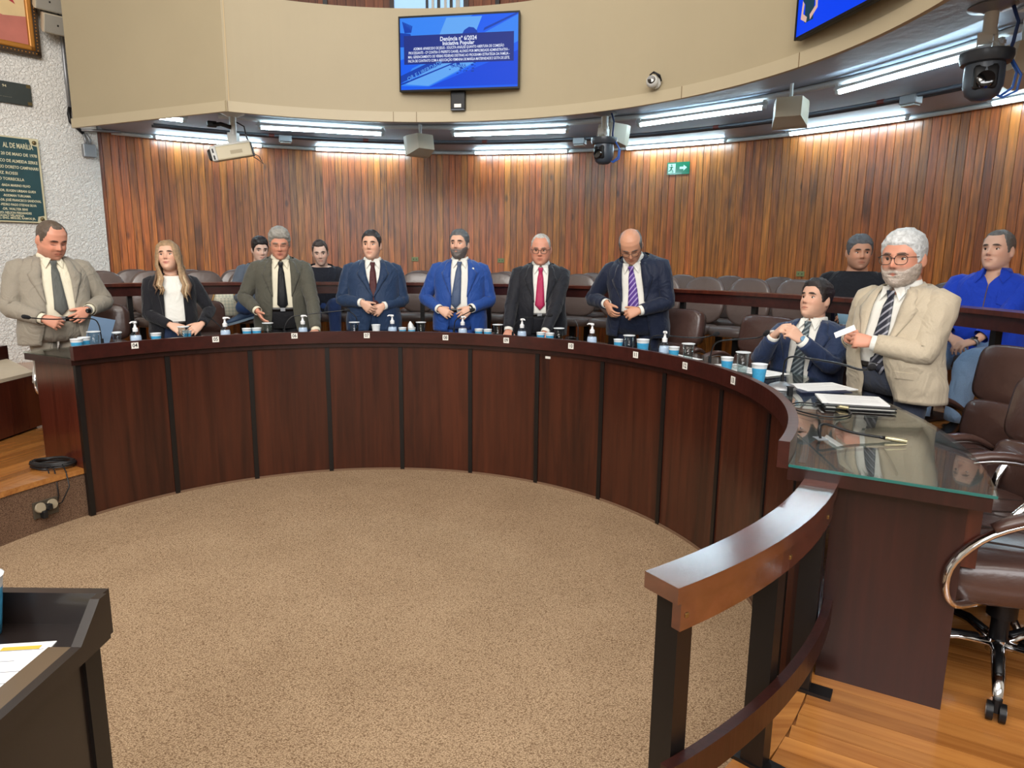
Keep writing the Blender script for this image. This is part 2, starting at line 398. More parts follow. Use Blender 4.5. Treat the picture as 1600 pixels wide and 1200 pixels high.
# gallery window, columns
wn = thing('window_1', None, None); wn['kind'] = 'structure'; wn['label'] = 'pale blue gallery window with dark mullions above the balcony'
M_sky = mat('window_light', srgb(150, 190, 225), .5, emit=srgb(160, 200, 235), es=.75)
b = MB(); b.box((0, .03, .6), (.83, .02, 1.3)); b.build('pane', M_sky, wn, m=polm(88.9, WR, 4.5))
for x, ww, mt in ((-.44, .05, M_dark), (-.02, .03, M_black), (.05, .03, M_white), (.12, .035, M_black), (.20, .03, M_white), (.27, .035, M_black), (.35, .05, M_white), (.45, .06, M_dark)):
    b = MB(); b.box((-x, .05, .6), (ww, .05, 1.3)); b.build('mullion', mt, wn, m=polm(88.9, WR, 4.5))
for aa in (71.5, 76.3, 97.5, 104.2, 108.5):
    b = MB(); b.box((0, .06, .6), (.05, .06, 1.3)); st(b.build('trim_4', M_black, m=polm(aa, WR, 4.5)), 'dark vertical post of the gallery wall')

# stucco wall at the left
E0 = Vector((-3.507, 4.243)); dv = Vector((.643, .766)); nv = Vector((.766, -.643))
def wallm(s, z, off=0.0):
    """frame on the stucco wall: +X along the wall to the right, +Z up, -Y out of the wall towards the room"""
    p = E0 + dv * s + nv * off
    return Matrix(((dv.x, -nv.x, 0, p.x), (dv.y, -nv.y, 0, p.y), (0, 0, 1, z), (0, 0, 0, 1)))
b = MB(); b.box((-3.6, .15, 3.0), (7.24, .30, 6.4)); st(b.build('wall_left', M_stucco, m=wallm(0, 0)), 'rough white stucco side wall')
# outer walls and ceilings out of view
b = MB(); b.box((6.6, -1.5, 3), (.2, 15, 6.6)); st(b.build('wall_right', M_white))
b = MB(); b.box((0, -7.9, 3), (14, .2, 6.6)); st(b.build('wall_front', M_white))
b = MB(); b.box((-6.8, -4.3, 3), (.2, 7.4, 6.6)); st(b.build('wall_side', M_white))
b = MB(); b.box((0, -1.0, 6.25), (14, 14.4, .2)); st(b.build('ceiling', M_white))
# gallery: soffit, parapet
PR = 2.856
def pararc(mb, r0, r1, z0, z1): mb.arc(60.9, 204, r0, r1, z0, z1, step=1.5)
Pc = P(60.9, PR); Pe = Vector((-3.146, 3.304, 0))
b = MB(); b.arc(61, 204, PR + .1, WR + .02, 3.065, 3.3); b.arc(61, 204, PR + .013, 3.36, 2.985, 3.07, step=1.5)
seg_n = Vector((-(Pe - Pc).y, (Pe - Pc).x, 0)).normalized()
if seg_n.dot(Vector((0, 1, 0))) < 0: seg_n = -seg_n
q = [Pc + seg_n * .1, Pe + seg_n * .1, Pe + Vector((-.28, .95, 0)), P(50.5, 5.55), P(61, 5.55), P(61, PR + .1)]
b.prism([(p.x, p.y) for p in q], 3.065, 3.3)
pp = [Pc + seg_n * .013, Pe + seg_n * .013, Pe + seg_n * .16, Pc + seg_n * .16]; b.prism([(p.x, p.y) for p in pp], 2.985, 3.07)
st(b.build('ceiling', M_soffit), 'grey plaster underside of the balcony')
b = MB(); pararc(b, PR, PR + .14, 2.985, 3.815)
def seg(mb, o0, o1, z0, z1):
    pp = [Pc + seg_n * o0, Pe + seg_n * o0, Pe + seg_n * o1, Pc + seg_n * o1]
    mb.prism([(p.x, p.y) for p in pp], z0, z1)
seg(b, 0, .14, 2.985, 4.6)
parapet = st(b.build('wall_balcony', M_beige), 'curved beige balcony front')
b = MB(); pararc(b, PR - .018, PR + .012, 2.908, 2.99); seg(b, -.018, .012, 2.908, 2.99)
st(b.build('trim_5', M_beige2, parapet), None)
b = MB()
for aa in (61.0, 88.0, 92.0, 138.9, 158.5): b.box((0, .0195, 2.948), (.004, .004, .082), m=polm(aa, PR))
b.build('joint', mat('joint_line', srgb(120, 100, 74), .8), parapet)
b = MB(); b.box((0, .002, 3.4), (.006, .006, .82), m=polm(61.3, PR)); b.build('seam', mat('seam_paint', srgb(188, 166, 128), .7), parapet)
# return of the balcony front to the stucco wall, gallery floor above
b = MB(); pp = [Pe, Pe + Vector((.12, .02, 0)), Pe + Vector((-.2, .78, 0)), Pe + Vector((-.32, .76, 0))]; b.prism([(p.x, p.y) for p in pp], 3.07, 4.6); b.build('return', M_beige, parapet)

# ================================================================ curved desk
desk = thing('curved_desk', 'long curved council desk of dark mahogany panels with a glass top', 'desk')
RD, A0, DA = 2.204, 29.712, 15.2396
edges = [A0 + DA * i for i in range(12)] + [209.6]
for i in range(12):
    b = MB(); n = 8; rr = []
    a_, b_ = edges[i] + .15, edges[i + 1] - .15
    b.arc(a_, b_, RD, RD + .022, .012, 1.09)
    b.build('front_panel', M_panel, desk)
for i, e in enumerate(edges[:12]):
    b = MB(); b.box((0, 0, .55), (.034, .03, 1.09)); b.build('divider_strip', M_black, desk, m=polm(e, RD + .006))
b = MB(); b.arc(A0 - .4, 209.2, RD - .006, RD + .02, 0, .016); b.build('baseboard', mat('plinth', srgb(120, 92, 70), .8), desk)
b = MB(); b.arc(A0 - 1.2, 211.3, 2.146, 2.182, 1.082, 1.174, step=1.5); b.build('fascia', M_fascia, desk)
b = MB(); b.arc(A0 - 1.2, 211.3, 2.182, 2.745, 1.045, 1.088); b.build('desk_top', M_dark, desk)
M_gltop = glass('desk_glass', (.90, .97, .95), .015)
M_gledge = mat('glass_edge', srgb(40, 104, 98), .15, spec=.6)
b = MB(); b.arc(A0 - 1.2, 211.3, 2.184, 2.755, 1.0895, 1.0985, step=1.5); b.build('glass_top', M_gltop, desk)
b = MB(); b.arc(211.3, 211.38, 2.184, 2.755, 1.0895, 1.0985); b.build('glass_edge', M_gledge, desk)
# ends: the broad right hand end with an apron step, the left hand end
b = MB(); b.arc(208.3, 209.6, 2.32, 2.695, ZP - .02, 1.045); b.build('end_panel', M_dark, desk)
b = MB(); b.arc(207.6, 209.4, 2.6, 2.735, .83, 1.045); b.build('apron_end', M_redwood, desk)
b = MB(); b.arc(195, 209.8, RD + .02, RD + .09, ZP, 1.045); b.build('inner_board', M_dark, desk)
b = MB(); b.arc(A0 - .2, A0 + .9, 2.225, 2.72, ZP - .02, 1.045); b.build('end_panel', M_redwood, desk)
# modesty back, visible from behind
b = MB(); b.arc(A0 + .5, 208.5, RD + .022, RD + .05, ZP, 1.045); b.build('back_board', M_dark, desk)
M_tag = mat('tag_white', srgb(236, 234, 226), .6)
for k, (num, aa, zz) in enumerate([('04', 39.0, 1.143), ('05', 53.66, 1.146), ('06', 68.95, 1.147), ('07', 83.85, 1.141), ('08', 100.92, 1.134), ('09', 114.67, 1.135), ('10', 129.82, 1.134), ('11', 145.67, 1.135), ('12', 158.58, 1.130), ('13', 172.66, 1.132)]):
    mm = polm(aa, 2.1445, zz)
    b = MB(); b.box((0, .001, 0), (.046, .002, .042)); p = b.build('number_tag', M_tag, desk, m=mm)
    t = text_mesh('number', num, .038, M_ink, p, Matrix.Translation((0, .0022, 0)) @ Matrix.Rotation(PI, 4, 'Z') @ Matrix.Rotation(PI / 2, 4, 'X'), bold=.0006, squeeze=.85)
b = MB(); b.box((0, .002, 0), (.045, .002, .018)); p = b.build('paper_sticker', M_tag, desk, m=polm(123.5, RD, 1.02))
# handrail
hr = thing('handrail', 'varnished curved wooden handrail on black posts joining the desk end', 'handrail')
b = MB(); b.arc(211.0, 235.9, 2.235, 2.337, 1.018, 1.058, step=1.2); b.build('top_rail', M_rail, hr, smooth=30)
b = MB(); b.arc(211.4, 235.4, 2.305, 2.33, .945, 1.018, step=1.2); b.build('side_board', M_rail, hr)
b = MB(); b.arc(206.5, 236.2, 2.325, 2.352, .545, .625, step=1.2); b.build('lower_board', M_dark, hr)
for aa in (212.2, 223.6, 234.6):
    b = MB(); b.box((0, 0, (ZP + 1.018) / 2), (.05, .065, 1.018 - ZP)); b.build('post', M_black, hr, m=polm(aa, 2.285))
    b = MB(); b.box((0, -.02, ZP + .006), (.06, .16, .012)); b.build('foot_plate', M_black, hr, m=polm(aa, 2.285))
b = MB()
for aa, zz in ((234.9, .98), (223.3, .98), (214, .98)):
    b.box((0, -.001, zz), (.012, .004, .012), m=polm(aa, 2.33), bev=.003)
b.build('bolt', mat('brass', srgb(150, 120, 70), .35, metal=.8), hr)
# audience rail
ar = thing('audience_rail', 'long dark counter rail on black posts in front of the audience chairs', 'rail')
b = MB(); b.arc(44.2, 186, 3.53, 3.70, 1.488, 1.515, step=2); b.build('counter', M_redwood, ar)
b = MB(); b.arc(44.4, 186, 3.56, 3.585, 1.405, 1.488, step=2); b.build('apron', M_fascia, ar)
for aa in (47.9, 57.9, 68.5, 79.5, 90.4, 101.2, 112, 122, 132.3, 143.0, 153.5, 164, 173.5):
    b = MB(); b.box((0, -.06, (ZT - .3 + 1.488) / 2), (.04, .04, 1.488 - ZT + .3)); b.build('post', M_black, ar, m=polm(aa, 3.56))
# dais at the far left
ds = thing('side_dais', 'low wooden dais with pale top beside the grey suited man', 'dais')
b = MB(); b.prism([(-3.04, -.7), (-3.04, 2.24), (-3.74, 2.92), (-3.74, -.7)], .335, .77); b.build('body', M_dark, ds)
for k in range(17):
    b = MB(); b.box((-3.03, -.68 + k * .18, .555), (.025, .176, .43)); b.build('plank', M_redwood, ds)
M_tile = mat('pale_tile', srgb(205, 190, 165), .5, noise_s=8, noise_v=.06)
for j in range(4):
    b = MB(); y0, y1 = -.68 + j * .73, -.68 + j * .73 + .726
    b.prism([(-3.02, y0), (-3.02, y1), (-3.74, y1 + (.68 if j == 3 else 0)), (-3.74, y0)], .772, .80); b.build('tile', M_tile, ds)
b = MB(); b.box((-3.78, 1.1, .70), (.06, 3.7, .44)); b.build('back_board', M_dark, ds)
# ================================================================ fluorescent tubes, conduits
M_tube = mat('tube_light', (1, 1, 1), .4, emit=(.64, .88, 1.0, 1), es=TUBE_E)
def tube_light(a0, a1, r, z, label):
    t = thing('tube_light', label, 'light', group=None)
    am = (a0 + a1) / 2; h = (P(a1, r) - P(a0, r)).length; rr = r * math.cos(R((a1 - a0) / 2)); m = polm(am, rr, z)
    b = MB(); b.tube([(-h / 2 + .02, 0, 0), (h / 2 - .02, 0, 0)], .0135, 10); b.build('tube', M_tube, t, smooth=True, m=m)
    for s in (-1, 1):
        b = MB(); b.tube([(s * (h / 2 - .02), 0, 0), (s * (h / 2 + .01), 0, 0)], .015, 10); b.box((s * (h / 2), 0, .03), (.022, .03, .05)); b.build('tube_holder', M_pvc, t, m=m)
    b = MB(); b.box((0, .004, .028), (h + .05, .022, .02)); b.build('batten', M_pvc, t, m=m)
    return t
inner = [((52.0, 57.1), 'leftmost, the short one'), ((66.8, 84.5), 'second from left'), ((95.1, 112.6), 'below the central television'), ((123.25, 140.9), 'fourth from left'), ((150.1, 167.7), 'rightmost')]
outer = [((56.2, 68.2), 'leftmost'), ((74.4, 86.1), 'second from left'), ((94.7, 107.0), 'third from left'), ((114.3, 126.4), 'above the exit sign'), ((133.4, 145.2), 'fifth from left'), ((152.3, 164.2), 'rightmost')]
for (a0, a1), w_ in inner: tube_light(a0, a1, 3.76, 2.957, 'lit fluorescent tube of the inner ring near the balcony front, ' + w_)
for (a0, a1), w_ in outer: tube_light(a0, a1, 5.42, 3.03, 'lit fluorescent tube of the outer ring along the plank wall, ' + w_)
def ringpipe(name, a0, a1, r, z, rad, m, parent=None):
    n = max(2, int((a1 - a0) / 2)); b = MB(); b.tube([P(a0 + (a1 - a0) * i / n, r, z) for i in range(n + 1)], rad, 8); return b.build(name, m, parent, smooth=True)
M_gpipe = mat('grey_conduit', srgb(92, 98, 108), .4, metal=.3)
tag(ringpipe('pipe', 61.5, 190, 3.80, 3.04, .024, M_pvc), 'long pale pipe running behind the inner ring of tubes', 'pipe')
tag(ringpipe('pipe', 52, 172, 5.50, 3.045, .02, M_pvc), 'long pale pipe running along the top of the plank wall', 'pipe')
tag(ringpipe('conduit', 55, 190, 4.6, 3.03, .016, M_gpipe), 'dark grey conduit between the two rings, the one on the room side', 'conduit')
tag(ringpipe('conduit', 55, 186, 4.72, 3.035, .014, M_gpipe), 'dark grey conduit between the two rings, the one on the wall side', 'conduit')
for aa, lb in ((70.7, 'second tube of the inner ring'), (110.8, 'third tube of the inner ring'), (150.4, 'rightmost hanging loudspeakers')):
    t = thing('junction_box', 'small grey conduit junction box near the ' + lb, 'box', polm(aa, 4.62, 2.985))
    b = MB(); b.box((0, 0, .02), (.13, .1, .07), bev=.008); b.build('housing', M_steel, t)
    b = MB(); b.box((0, 0, -.022), (.11, .08, .012), bev=.004); b.build('cover', M_pvc, t)
M_redt = mat('red_band', srgb(110, 50, 45), .6)
b = MB()
for aa in (68.6, 80.9, 97.3, 128.5, 147.2, 166.5): b.tube([P(aa, 4.6, 3.03), P(aa + .7, 4.6, 3.03)], .0185, 8)
o = b.build('conduit_marking', M_redt); tag(o, 'small dark red bands wrapped around the grey ceiling conduit', 'marking', kind='stuff')

# ================================================================ televisions
def em(name, c, s=1.0):
    return mat(name, (0, 0, 0, 1), .4, spec=.08, emit=c, es=s)
S_blue = em('screen_blue', srgb(20, 92, 236)); S_mid = em('screen_mid', srgb(52, 130, 240)); S_lite = em('screen_lite', srgb(96, 164, 240)); S_deep = em('screen_deep', srgb(10, 70, 215)); S_dk = em('screen_dark', srgb(14, 62, 170)); S_navy = em('screen_navy', srgb(30, 48, 130)); S_txt = em('screen_text', srgb(226, 232, 250))
def tv(name, am, z0, z1, wd_, label):
    rr = 2.8 * math.cos(math.asin(wd_ / 2 / 2.8)); h = z1 - z0
    t = thing(name, label, 'television', polm(am, rr, (z0 + z1) / 2))
    b = MB(); b.box((0, -.022, 0), (wd_, .04, h), bev=.006); b.build('case', M_blackp, t)
    b = MB()
    for s in (-1, 1): b.box((s * (wd_ / 2 - .006), .001, 0), (.012, .012, h)); b.box((0, .001, s * (h / 2 - .007)), (wd_ - .024, .012, .014))
    b.build('bezel', mat('bezel', srgb(16, 15, 18), .45, spec=.2), t)
    b = MB(); b.box((0, -.07, 0), (.3, .06, .25)); b.build('wall_mount', M_blackp, t)
    b = MB(); b.box((0, .0, 0), (wd_ - .024, .004, h - .028)); s = b.build('screen', S_blue, t)
    return t, s, wd_ - .024, h - .028
FL = Matrix.Rotation(PI, 4, 'Z') @ Matrix.Rotation(PI / 2, 4, 'X')     # text plane of a thing: readable from its +Y side
def flat(name, poly, y, mt, parent, w_, h_):
    """poly in 0..1 screen units seen from the front, left to right, bottom to top"""
    b = MB(); n = len(poly); pts = [(-(x - .5) * w_, (z - .5) * h_) for x, z in poly]
    b.add([(x, y, z) for x, z in pts] + [(x, y - .0003, z) for x, z in pts], [tuple(range(n))] + [(i, (i + 1) % n, n + (i + 1) % n, n + i) for i in range(n)])
    return b.build(name, mt, parent)
t, s, w_, h_ = tv('television', 99.85, 3.14, 3.73, 1.025, 'wall television showing white captions on a blue picture')
y0 = .0024
flat('picture_patch', [(0, .42), (0, 1), (.62, 1), (.30, .62)], y0, S_mid, s, w_, h_)
flat('picture_patch', [(0, .06), (.25, .04), (1, .62), (1, .98), (.70, .74), (.1, .30)], y0 + .0003, S_mid, s, w_, h_)
flat('picture_patch', [(.04, .08), (.24, .05), (.82, .50), (.52, .52)], y0 + .0006, S_lite, s, w_, h_)
flat('picture_patch', [(.30, .60), (.62, .66), (.70, .98), (.40, .98)], y0 + .0004, S_lite, s, w_, h_)
flat('picture_patch', [(.24, .03), (1, .03), (1, .50)], y0 + .0007, S_deep, s, w_, h_)
flat('picture_patch', [(.0, .10), (.0, .20), (.27, .39), (.47, .42)], y0 + .0008, S_dk, s, w_, h_)
flat('picture_patch', [(.0, .065), (.0, .09), (.52, .40), (.50, .37)], y0 + .0008, S_dk, s, w_, h_)
flat('picture_patch', [(.71, .78), (.72, .82), (.98, 1.0), (1, .99)], y0 + .0008, S_dk, s, w_, h_)
rnd = random.Random(2)
for k in range(7): flat('picture_patch', [(.02 + k * .013, .95 - k * .01), (.03 + k * .013, .95 - k * .01), (.05 + k * .008, .80), (.04 + k * .008, .79)], y0 + .0009, S_dk, s, w_, h_)
flat('picture_patch', [(.0, .6), (.0, .80), (.09, .78), (.1, .72), (.03, .60)], y0 + .0009, S_dk, s, w_, h_)
flat('picture_patch', [(.53, .74), (.55, .80), (.59, .84), (.63, .83), (.66, .78), (.66, .73)], y0 + .0009, S_dk, s, w_, h_)
for k in range(26):
    x, z = rnd.uniform(.42, .64), rnd.uniform(.19, .36); d = rnd.uniform(.004, .012)
    flat('picture_patch', [(x - d, z - d), (x + d, z - d), (x + d, z + d), (x - d, z + d * .6)], y0 + .0009, S_dk, s, w_, h_)
tm = text_mesh('caption', 'OR E LIBERDADE', .046, S_lite, s, Matrix.Translation((.29, y0 + .0012, -.135)) @ Matrix.Rotation(R(23), 4, 'Y') @ FL, squeeze=.95)
tm = text_mesh('caption', 'CÂMARA', .04, S_dk, s, Matrix.Translation((.0, y0 + .0012, -.105)) @ FL, squeeze=.8)
flat('caption_panel', [(.032, .355), (.965, .355), (.965, .755), (.032, .755)], y0 + .0014, S_navy, s, w_, h_)
lines = [('Denúncia nº 6/2024', .040, .69, .80), ('Iniciativa Popular', .036, .628, .86),
         ('ADEMAR APARECIDO DE JESUS - SOLICITA ANÁLISE QUANTO ABERTURA DE COMISSÃO', .0255, .568, .74),
         ('PROCESSANTE - CP CONTRA O PREFEITO DANIEL ALONSO POR IMPROBIDADE ADMINISTRATIVA -', .0255, .512, .74),
         ('MAL GERENCIAMENTO DE VERBAS FEDERAIS DESTINAS AO PROGRAMA ESTRATÉGIA DA FAMÍLIA -', .0255, .456, .74),
         ('FALTA DE CONTRATO COM A ASSOCIAÇÃO FEMININA DE MARÍLIA MATERNIDADE E GOTA DE LEITE.', .0255, .400, .72)]
for k, (tx, sz, zz, sq) in enumerate(lines):
    o = text_mesh('caption', tx, sz, S_txt, s, None, bold=.0008 if k < 2 else .0003)
    xs = [v.co.x for v in o.data.vertices]; wtx = max(xs) - min(xs); lim = (.31, .27, .77, .855, .865, .865)[k]
    f = lim / wtx
    for v in o.data.vertices: v.co.x *= f; v.co.y *= 1.15
    o.matrix_local = Matrix.Translation((0, y0 + .002, (zz - .5) * h_)) @ FL
# second television at the right
t, s, w_, h_ = tv('television', 168.9, 3.05, 3.64, 1.025, 'wall television at the upper right with an interpreter on plain blue')
for o in (s,): o.data.materials[0] = em('screen_plain_blue', srgb(8, 66, 238))
F_skin = em('screen_skin', srgb(214, 176, 160)); F_shirt = em('screen_shirt', srgb(26, 62, 78)); F_hair = em('screen_hair', srgb(40, 28, 24))
def ell(cx, cz, rx, rz, n=14): return [(cx + rx * math.cos(2 * PI * i / n), cz + rz * math.sin(2 * PI * i / n)) for i in range(n)]
flat('interpreter_hair', ell(.115, .58, .034, .10), y0, F_hair, s, w_, h_)
flat('interpreter_shirt', [(.075, .10), (.155, .10), (.158, .30), (.185, .34), (.175, .43), (.13, .47), (.10, .47), (.055, .43), (.045, .33), (.07, .28)], y0 + .0003, F_shirt, s, w_, h_)
flat('interpreter_face', ell(.115, .56, .025, .075), y0 + .0006, F_skin, s, w_, h_)
flat('interpreter_neck', [(.105, .44), (.125, .44), (.125, .52), (.105, .52)], y0 + .0005, F_skin, s, w_, h_)
flat('interpreter_arm', [(.045, .33), (.062, .29), (.055, .20), (.095, .15), (.09, .10), (.035, .16)], y0 + .0006, F_skin, s, w_, h_)
flat('interpreter_arm', [(.185, .34), (.165, .29), (.17, .22), (.12, .16), (.125, .11), (.19, .19)], y0 + .0006, F_skin, s, w_, h_)
# media box under the first television
t = thing('media_box', 'small black box with a white sticker under the central television', 'box', polm(99.4, 2.83, 3.075))
b = MB(); b.box((0, 0, 0), (.125, .05, .15), bev=.008); b.build('housing', M_blackp, t)
b = MB(); b.box((0, .026, -.045), (.06, .002, .028)); b.build('sticker', M_tag, t)
b = MB(); b.box((0, .012, -.078), (.12, .045, .012), bev=.004); b.build('bracket', M_gpipe, t)

# ================================================================ cameras and loudspeakers
M_camw = mat('camera_white', srgb(205, 205, 200), .35)
M_lens = mat('lens', srgb(8, 8, 10), .05, coat=1)
t = thing('dome_camera', 'small white ball camera with dark cable on the balcony front', 'camera', polm(134.3, 2.84, 3.05))
b = MB(); b.ball((0, .05, 0), .045, 16, 10); b.build('ball', M_camw, t, smooth=True)
b = MB(); b.lathe([(.0, .078), (.026, .074), (.03, .062), (.03, .05)], 14, m=Matrix.Translation((.0, .05, 0)) @ Matrix.Rotation(R(-78), 4, 'X') @ Matrix.Rotation(R(-20), 4, 'Y') @ Matrix.Translation((0, 0, -.028))); b.build('lens', M_lens, t, smooth=30)
b = MB(); b.lathe([(.045, 0), (.04, .02)], 16, m=Matrix.Rotation(R(-90), 4, 'X')); b.build('base', M_camw, t)
b = MB(); b.tube([(-.05, .02, .02), (-.03, .05, .05), (.0, .05, .06), (.03, .04, .05), (-.01, .05, .065), (-.05, .03, .04), (-.055, .015, .0)], .006, 6); b.build('cable', M_blackp, t, smooth=True)
def ptz(a, r, z_top, label, big=1.0, aim=0):
    t = thing('domed_camera', label, 'camera', polm(a, r, z_top, aim) @ Matrix.Scale(big, 4))
    b = MB(); b.lathe([(.02, 0), (.115, -.004), (.118, -.012), (.05, -.03), (.04, -.035)], 24); b.build('ceiling_plate', M_steel, t, smooth=30)
    b = MB(); b.tube([(0, 0, -.02), (0, 0, -.14)], .034, 14); b.tube([(0, 0, -.13), (0, 0, -.155)], .04, 14); b.build('pole', M_camw, t, smooth=30)
    b = MB(); b.box((.02, .03, -.17), (.07, .012, .06)); b.box((-.03, 0, -.19), (.02, .05, .07)); b.build('bracket', M_camw, t)
    b = MB()
    for s in (-1, 1): b.tube([(s * .03, .02, -.17), (s * .05, .03, -.2), (s * .06, .02, -.24)], .004, 5)
    b.tube([(.0, .04, -.19), (-.03, .05, -.2), (-.05, .045, -.235)], .004, 5); b.build('cable_tie', M_pvc, t)
    b = MB(); b.lathe([(.1, -.235), (.128, -.238), (.13, -.262), (.118, -.295), (.095, -.30)], 24); b.build('base_ring', mat('cam_grey', srgb(48, 54, 62), .35), t, smooth=30)
    b = MB(); b.lathe([(.094, -.29), (.097, -.36), (.095, -.41), (.08, -.455), (.05, -.478), (.0, -.485)], 24, caps=False); b.build('body', mat('cam_body', srgb(62, 70, 80), .35), t, smooth=True)
    b = MB(); b.box((0, .068, -.375), (.115, .055, .13), bev=.02); b.build('lens_window', M_blackp, t, smooth=30)
    b = MB(); b.lathe([(.0, .03), (.03, .03), (.042, .025), (.045, .0)], 18, m=Matrix.Translation((0, .09, -.395)) @ Matrix.Rotation(R(-80), 4, 'X')); b.build('lens', M_lens, t, smooth=30)
    b = MB(); b.tube([(-.09, .02, -.02), (-.12, .02, -.1), (-.11, .02, -.2), (-.1, 0, -.25)], .009, 6); b.build('cable', mat('blue_cable', srgb(30, 60, 120), .5), t, smooth=True)
    b = MB(); b.tube([(-.12, -.02, -.28), (-.17, -.03, -.36), (-.16, -.03, -.44), (-.1, -.02, -.47), (-.06, -.02, -.45)], .007, 6); b.tube([(-.11, -.03, -.27), (-.15, -.04, -.34), (-.14, -.04, -.42), (-.09, -.03, -.46)], .007, 6); b.build('cable', mat('blue_cable2', srgb(50, 100, 190), .5), t, smooth=True)
    return t
ptz(121.7, 3.25, 2.985, 'black domed camera hanging from the ceiling in front of a loudspeaker, near the exit sign', big=.87, aim=-10)
ptz(175.7, 3.25, 2.985, 'large dark domed camera hanging at the upper right with blue cables', big=.9, aim=58)
M_spk = mat('speaker_cream', srgb(196, 186, 164), .5); M_grille = mat('speaker_grille', srgb(150, 146, 136), .6, bump=.4, bump_s=300); M_spkw = mat('speaker_pale', srgb(200, 206, 200), .5)
def speaker(m, label, mount=True, w=.24, h=.18, d=.2, grille=M_spk, name='loudspeaker'):
    t = thing(name, label, 'speaker', m)
    b = MB(); x, z = w / 2, h / 2
    fr = [(-x, d / 2, -z), (x, d / 2, -z), (x, d / 2, z), (-x, d / 2, z)]; bk = [(-x * .72, -d / 2, -z * .75), (x * .72, -d / 2, -z * .75), (x * .72, -d / 2, z * .8), (-x * .72, -d / 2, z * .8)]
    b.rings([fr, [(p[0], p[1] - .05, p[2]) for p in fr], bk]); b.build('cabinet', M_spk, t)
    b = MB(); b.box((0, d / 2 + .004, 0), (w - .012, .01, h - .012), bev=.003); b.build('grille', grille, t)
    b = MB(); b.box((w * .1, d / 2 + .0095, -h * .02), (.014, .002, .016)); b.build('badge', M_black, t)
    return t
def hang(t, zc, ztop):
    mi = t.matrix_world.copy(); inv = mi.inverted_safe(); loc = mi.translation
    b = MB(); b.tube([(loc.x, loc.y, ztop), (loc.x, loc.y, zc + .05)], .014, 8); b.box((loc.x, loc.y, ztop - .006), (.09, .06, .012)); b.tube([(loc.x - .05, loc.y, zc + .09), (loc.x + .05, loc.y, zc + .09)], .01, 6); b.build('bracket', M_camw, t, m=inv)
def tilt(m, p): return m @ Matrix.Rotation(R(p), 4, 'X')
for a_, r_, z_, turn, lb in ((90.7, 3.5, 2.825, -140, 'cream loudspeaker hanging under the balcony below the central television'), (120.2, 3.62, 2.87, 160, 'loudspeaker hanging behind the black domed camera near the exit sign'), (147.1, 3.5, 2.83, -150, 'cream loudspeaker hanging between the fourth and fifth inner tubes'), (172.2, 3.62, 2.79, 175, 'pale loudspeaker at the right edge behind the large domed camera')):
    t = speaker(tilt(polm(a_, r_, z_, turn), -10), lb, grille=M_spkw); hang(t, z_, 3.06)
# box camera on the left
t = thing('box_camera', 'beige box camera tilted on a ceiling bracket at the left', 'camera', polm(62.6, 3.3, 2.66))
mm = Matrix.Rotation(R(12), 4, 'Y') @ Matrix.Rotation(R(-12), 4, 'Z')
b = MB(); b.box((0, 0, 0), (.30, .12, .115), bev=.012); b.build('housing', mat('camera_beige', srgb(205, 194, 165), .45), t, m=mm)
b = MB(); b.box((.165, 0, .005), (.05, .13, .125), bev=.01); b.build('front_frame', M_camw, t, m=mm)
b = MB(); b.box((.2, 0, .0), (.04, .1, .1), bev=.02); b.build('front_glass', M_lens, t, m=mm)
for z_ in (.028, -.028):
    b = MB(); b.box((.168, .066, z_), (.012, .004, .035)); b.build('slot', M_blackp, t, m=mm)
b = MB(); b.box((-.152, 0, 0), (.012, .115, .11)); b.build('rear_cap', M_blackp, t, m=mm)
b = MB(); b.box((0, 0, .066), (.3, .08, .02), bev=.006); b.build('sun_shield', M_camw, t, m=mm)
b = MB(); b.box((-.02, .0612, -.005), (.10, .0012, .03)); b.build('faded_sticker', mat('faded', srgb(178, 166, 140), .7), t, m=mm)
b = MB(); b.prism([(-.05, -.02), (.05, -.02), (.02, .02), (-.02, .02)], .075, .16); b.tube([(0, 0, .14), (0, 0, .31)], .028, 12); b.lathe([(.1, .324), (.1, .316), (.04, .29)], 20); b.build('bracket', M_camw, t)
b = MB(); b.tube([(.02, .02, .2), (.1, .02, .22), (.16, .01, .21)], .018, 8); b.box((.17, 0, .215), (.08, .05, .05), bev=.01); b.build('adapter', M_blackp, t)
b = MB(); b.tube([(-.03, .0, .25), (-.09, 0, .22), (-.1, 0, .16), (-.13, 0, .05)], .006, 6); b.tube([(-.15, 0, .0), (-.2, .0, -.02), (-.24, 0, -.09), (-.19, 0, -.05), (-.155, 0, -.03)], .004, 6); b.build('cable', M_blackp, t, smooth=True)
# exit sign, wall plates
t = thing('exit_sign', 'green running man exit sign on the plank wall', 'sign', polm(120.5, WR - .028, 2.80))
M_green = mat('sign_green', srgb(14, 110, 76), .2, coat=.6); M_mint = mat('sign_mint', srgb(196, 236, 214), .3)
b = MB(); b.box((0, .006, 0), (.26, .012, .135)); b.build('plate', M_green, t)
b = MB(); b.box((.075, .0125, 0), (.085, .002, .105)); b.build('door_pictogram', M_mint, t)
fg = MB()
fg.ball((.078, .0145, .036), (.009, .001, .009), 10, 6)
for p0, p1, wd_ in (((.075, .022), (.082, -.006), .016), ((.082, -.006), (.064, -.022), .011), ((.064, -.022), (.060, -.044), .009), ((.082, -.006), (.096, -.024), .011), ((.096, -.024), (.112, -.028), .009), ((.074, .018), (.056, .008), .007), ((.078, .018), (.098, .010), .007), ((.098, .010), (.104, .022), .006)):
    fg.tube([(p0[0], .0145, p0[1]), (p1[0], .0145, p1[1])], wd_ / 2, 6, flat=1.0)
fg.build('running_figure', M_green, t)
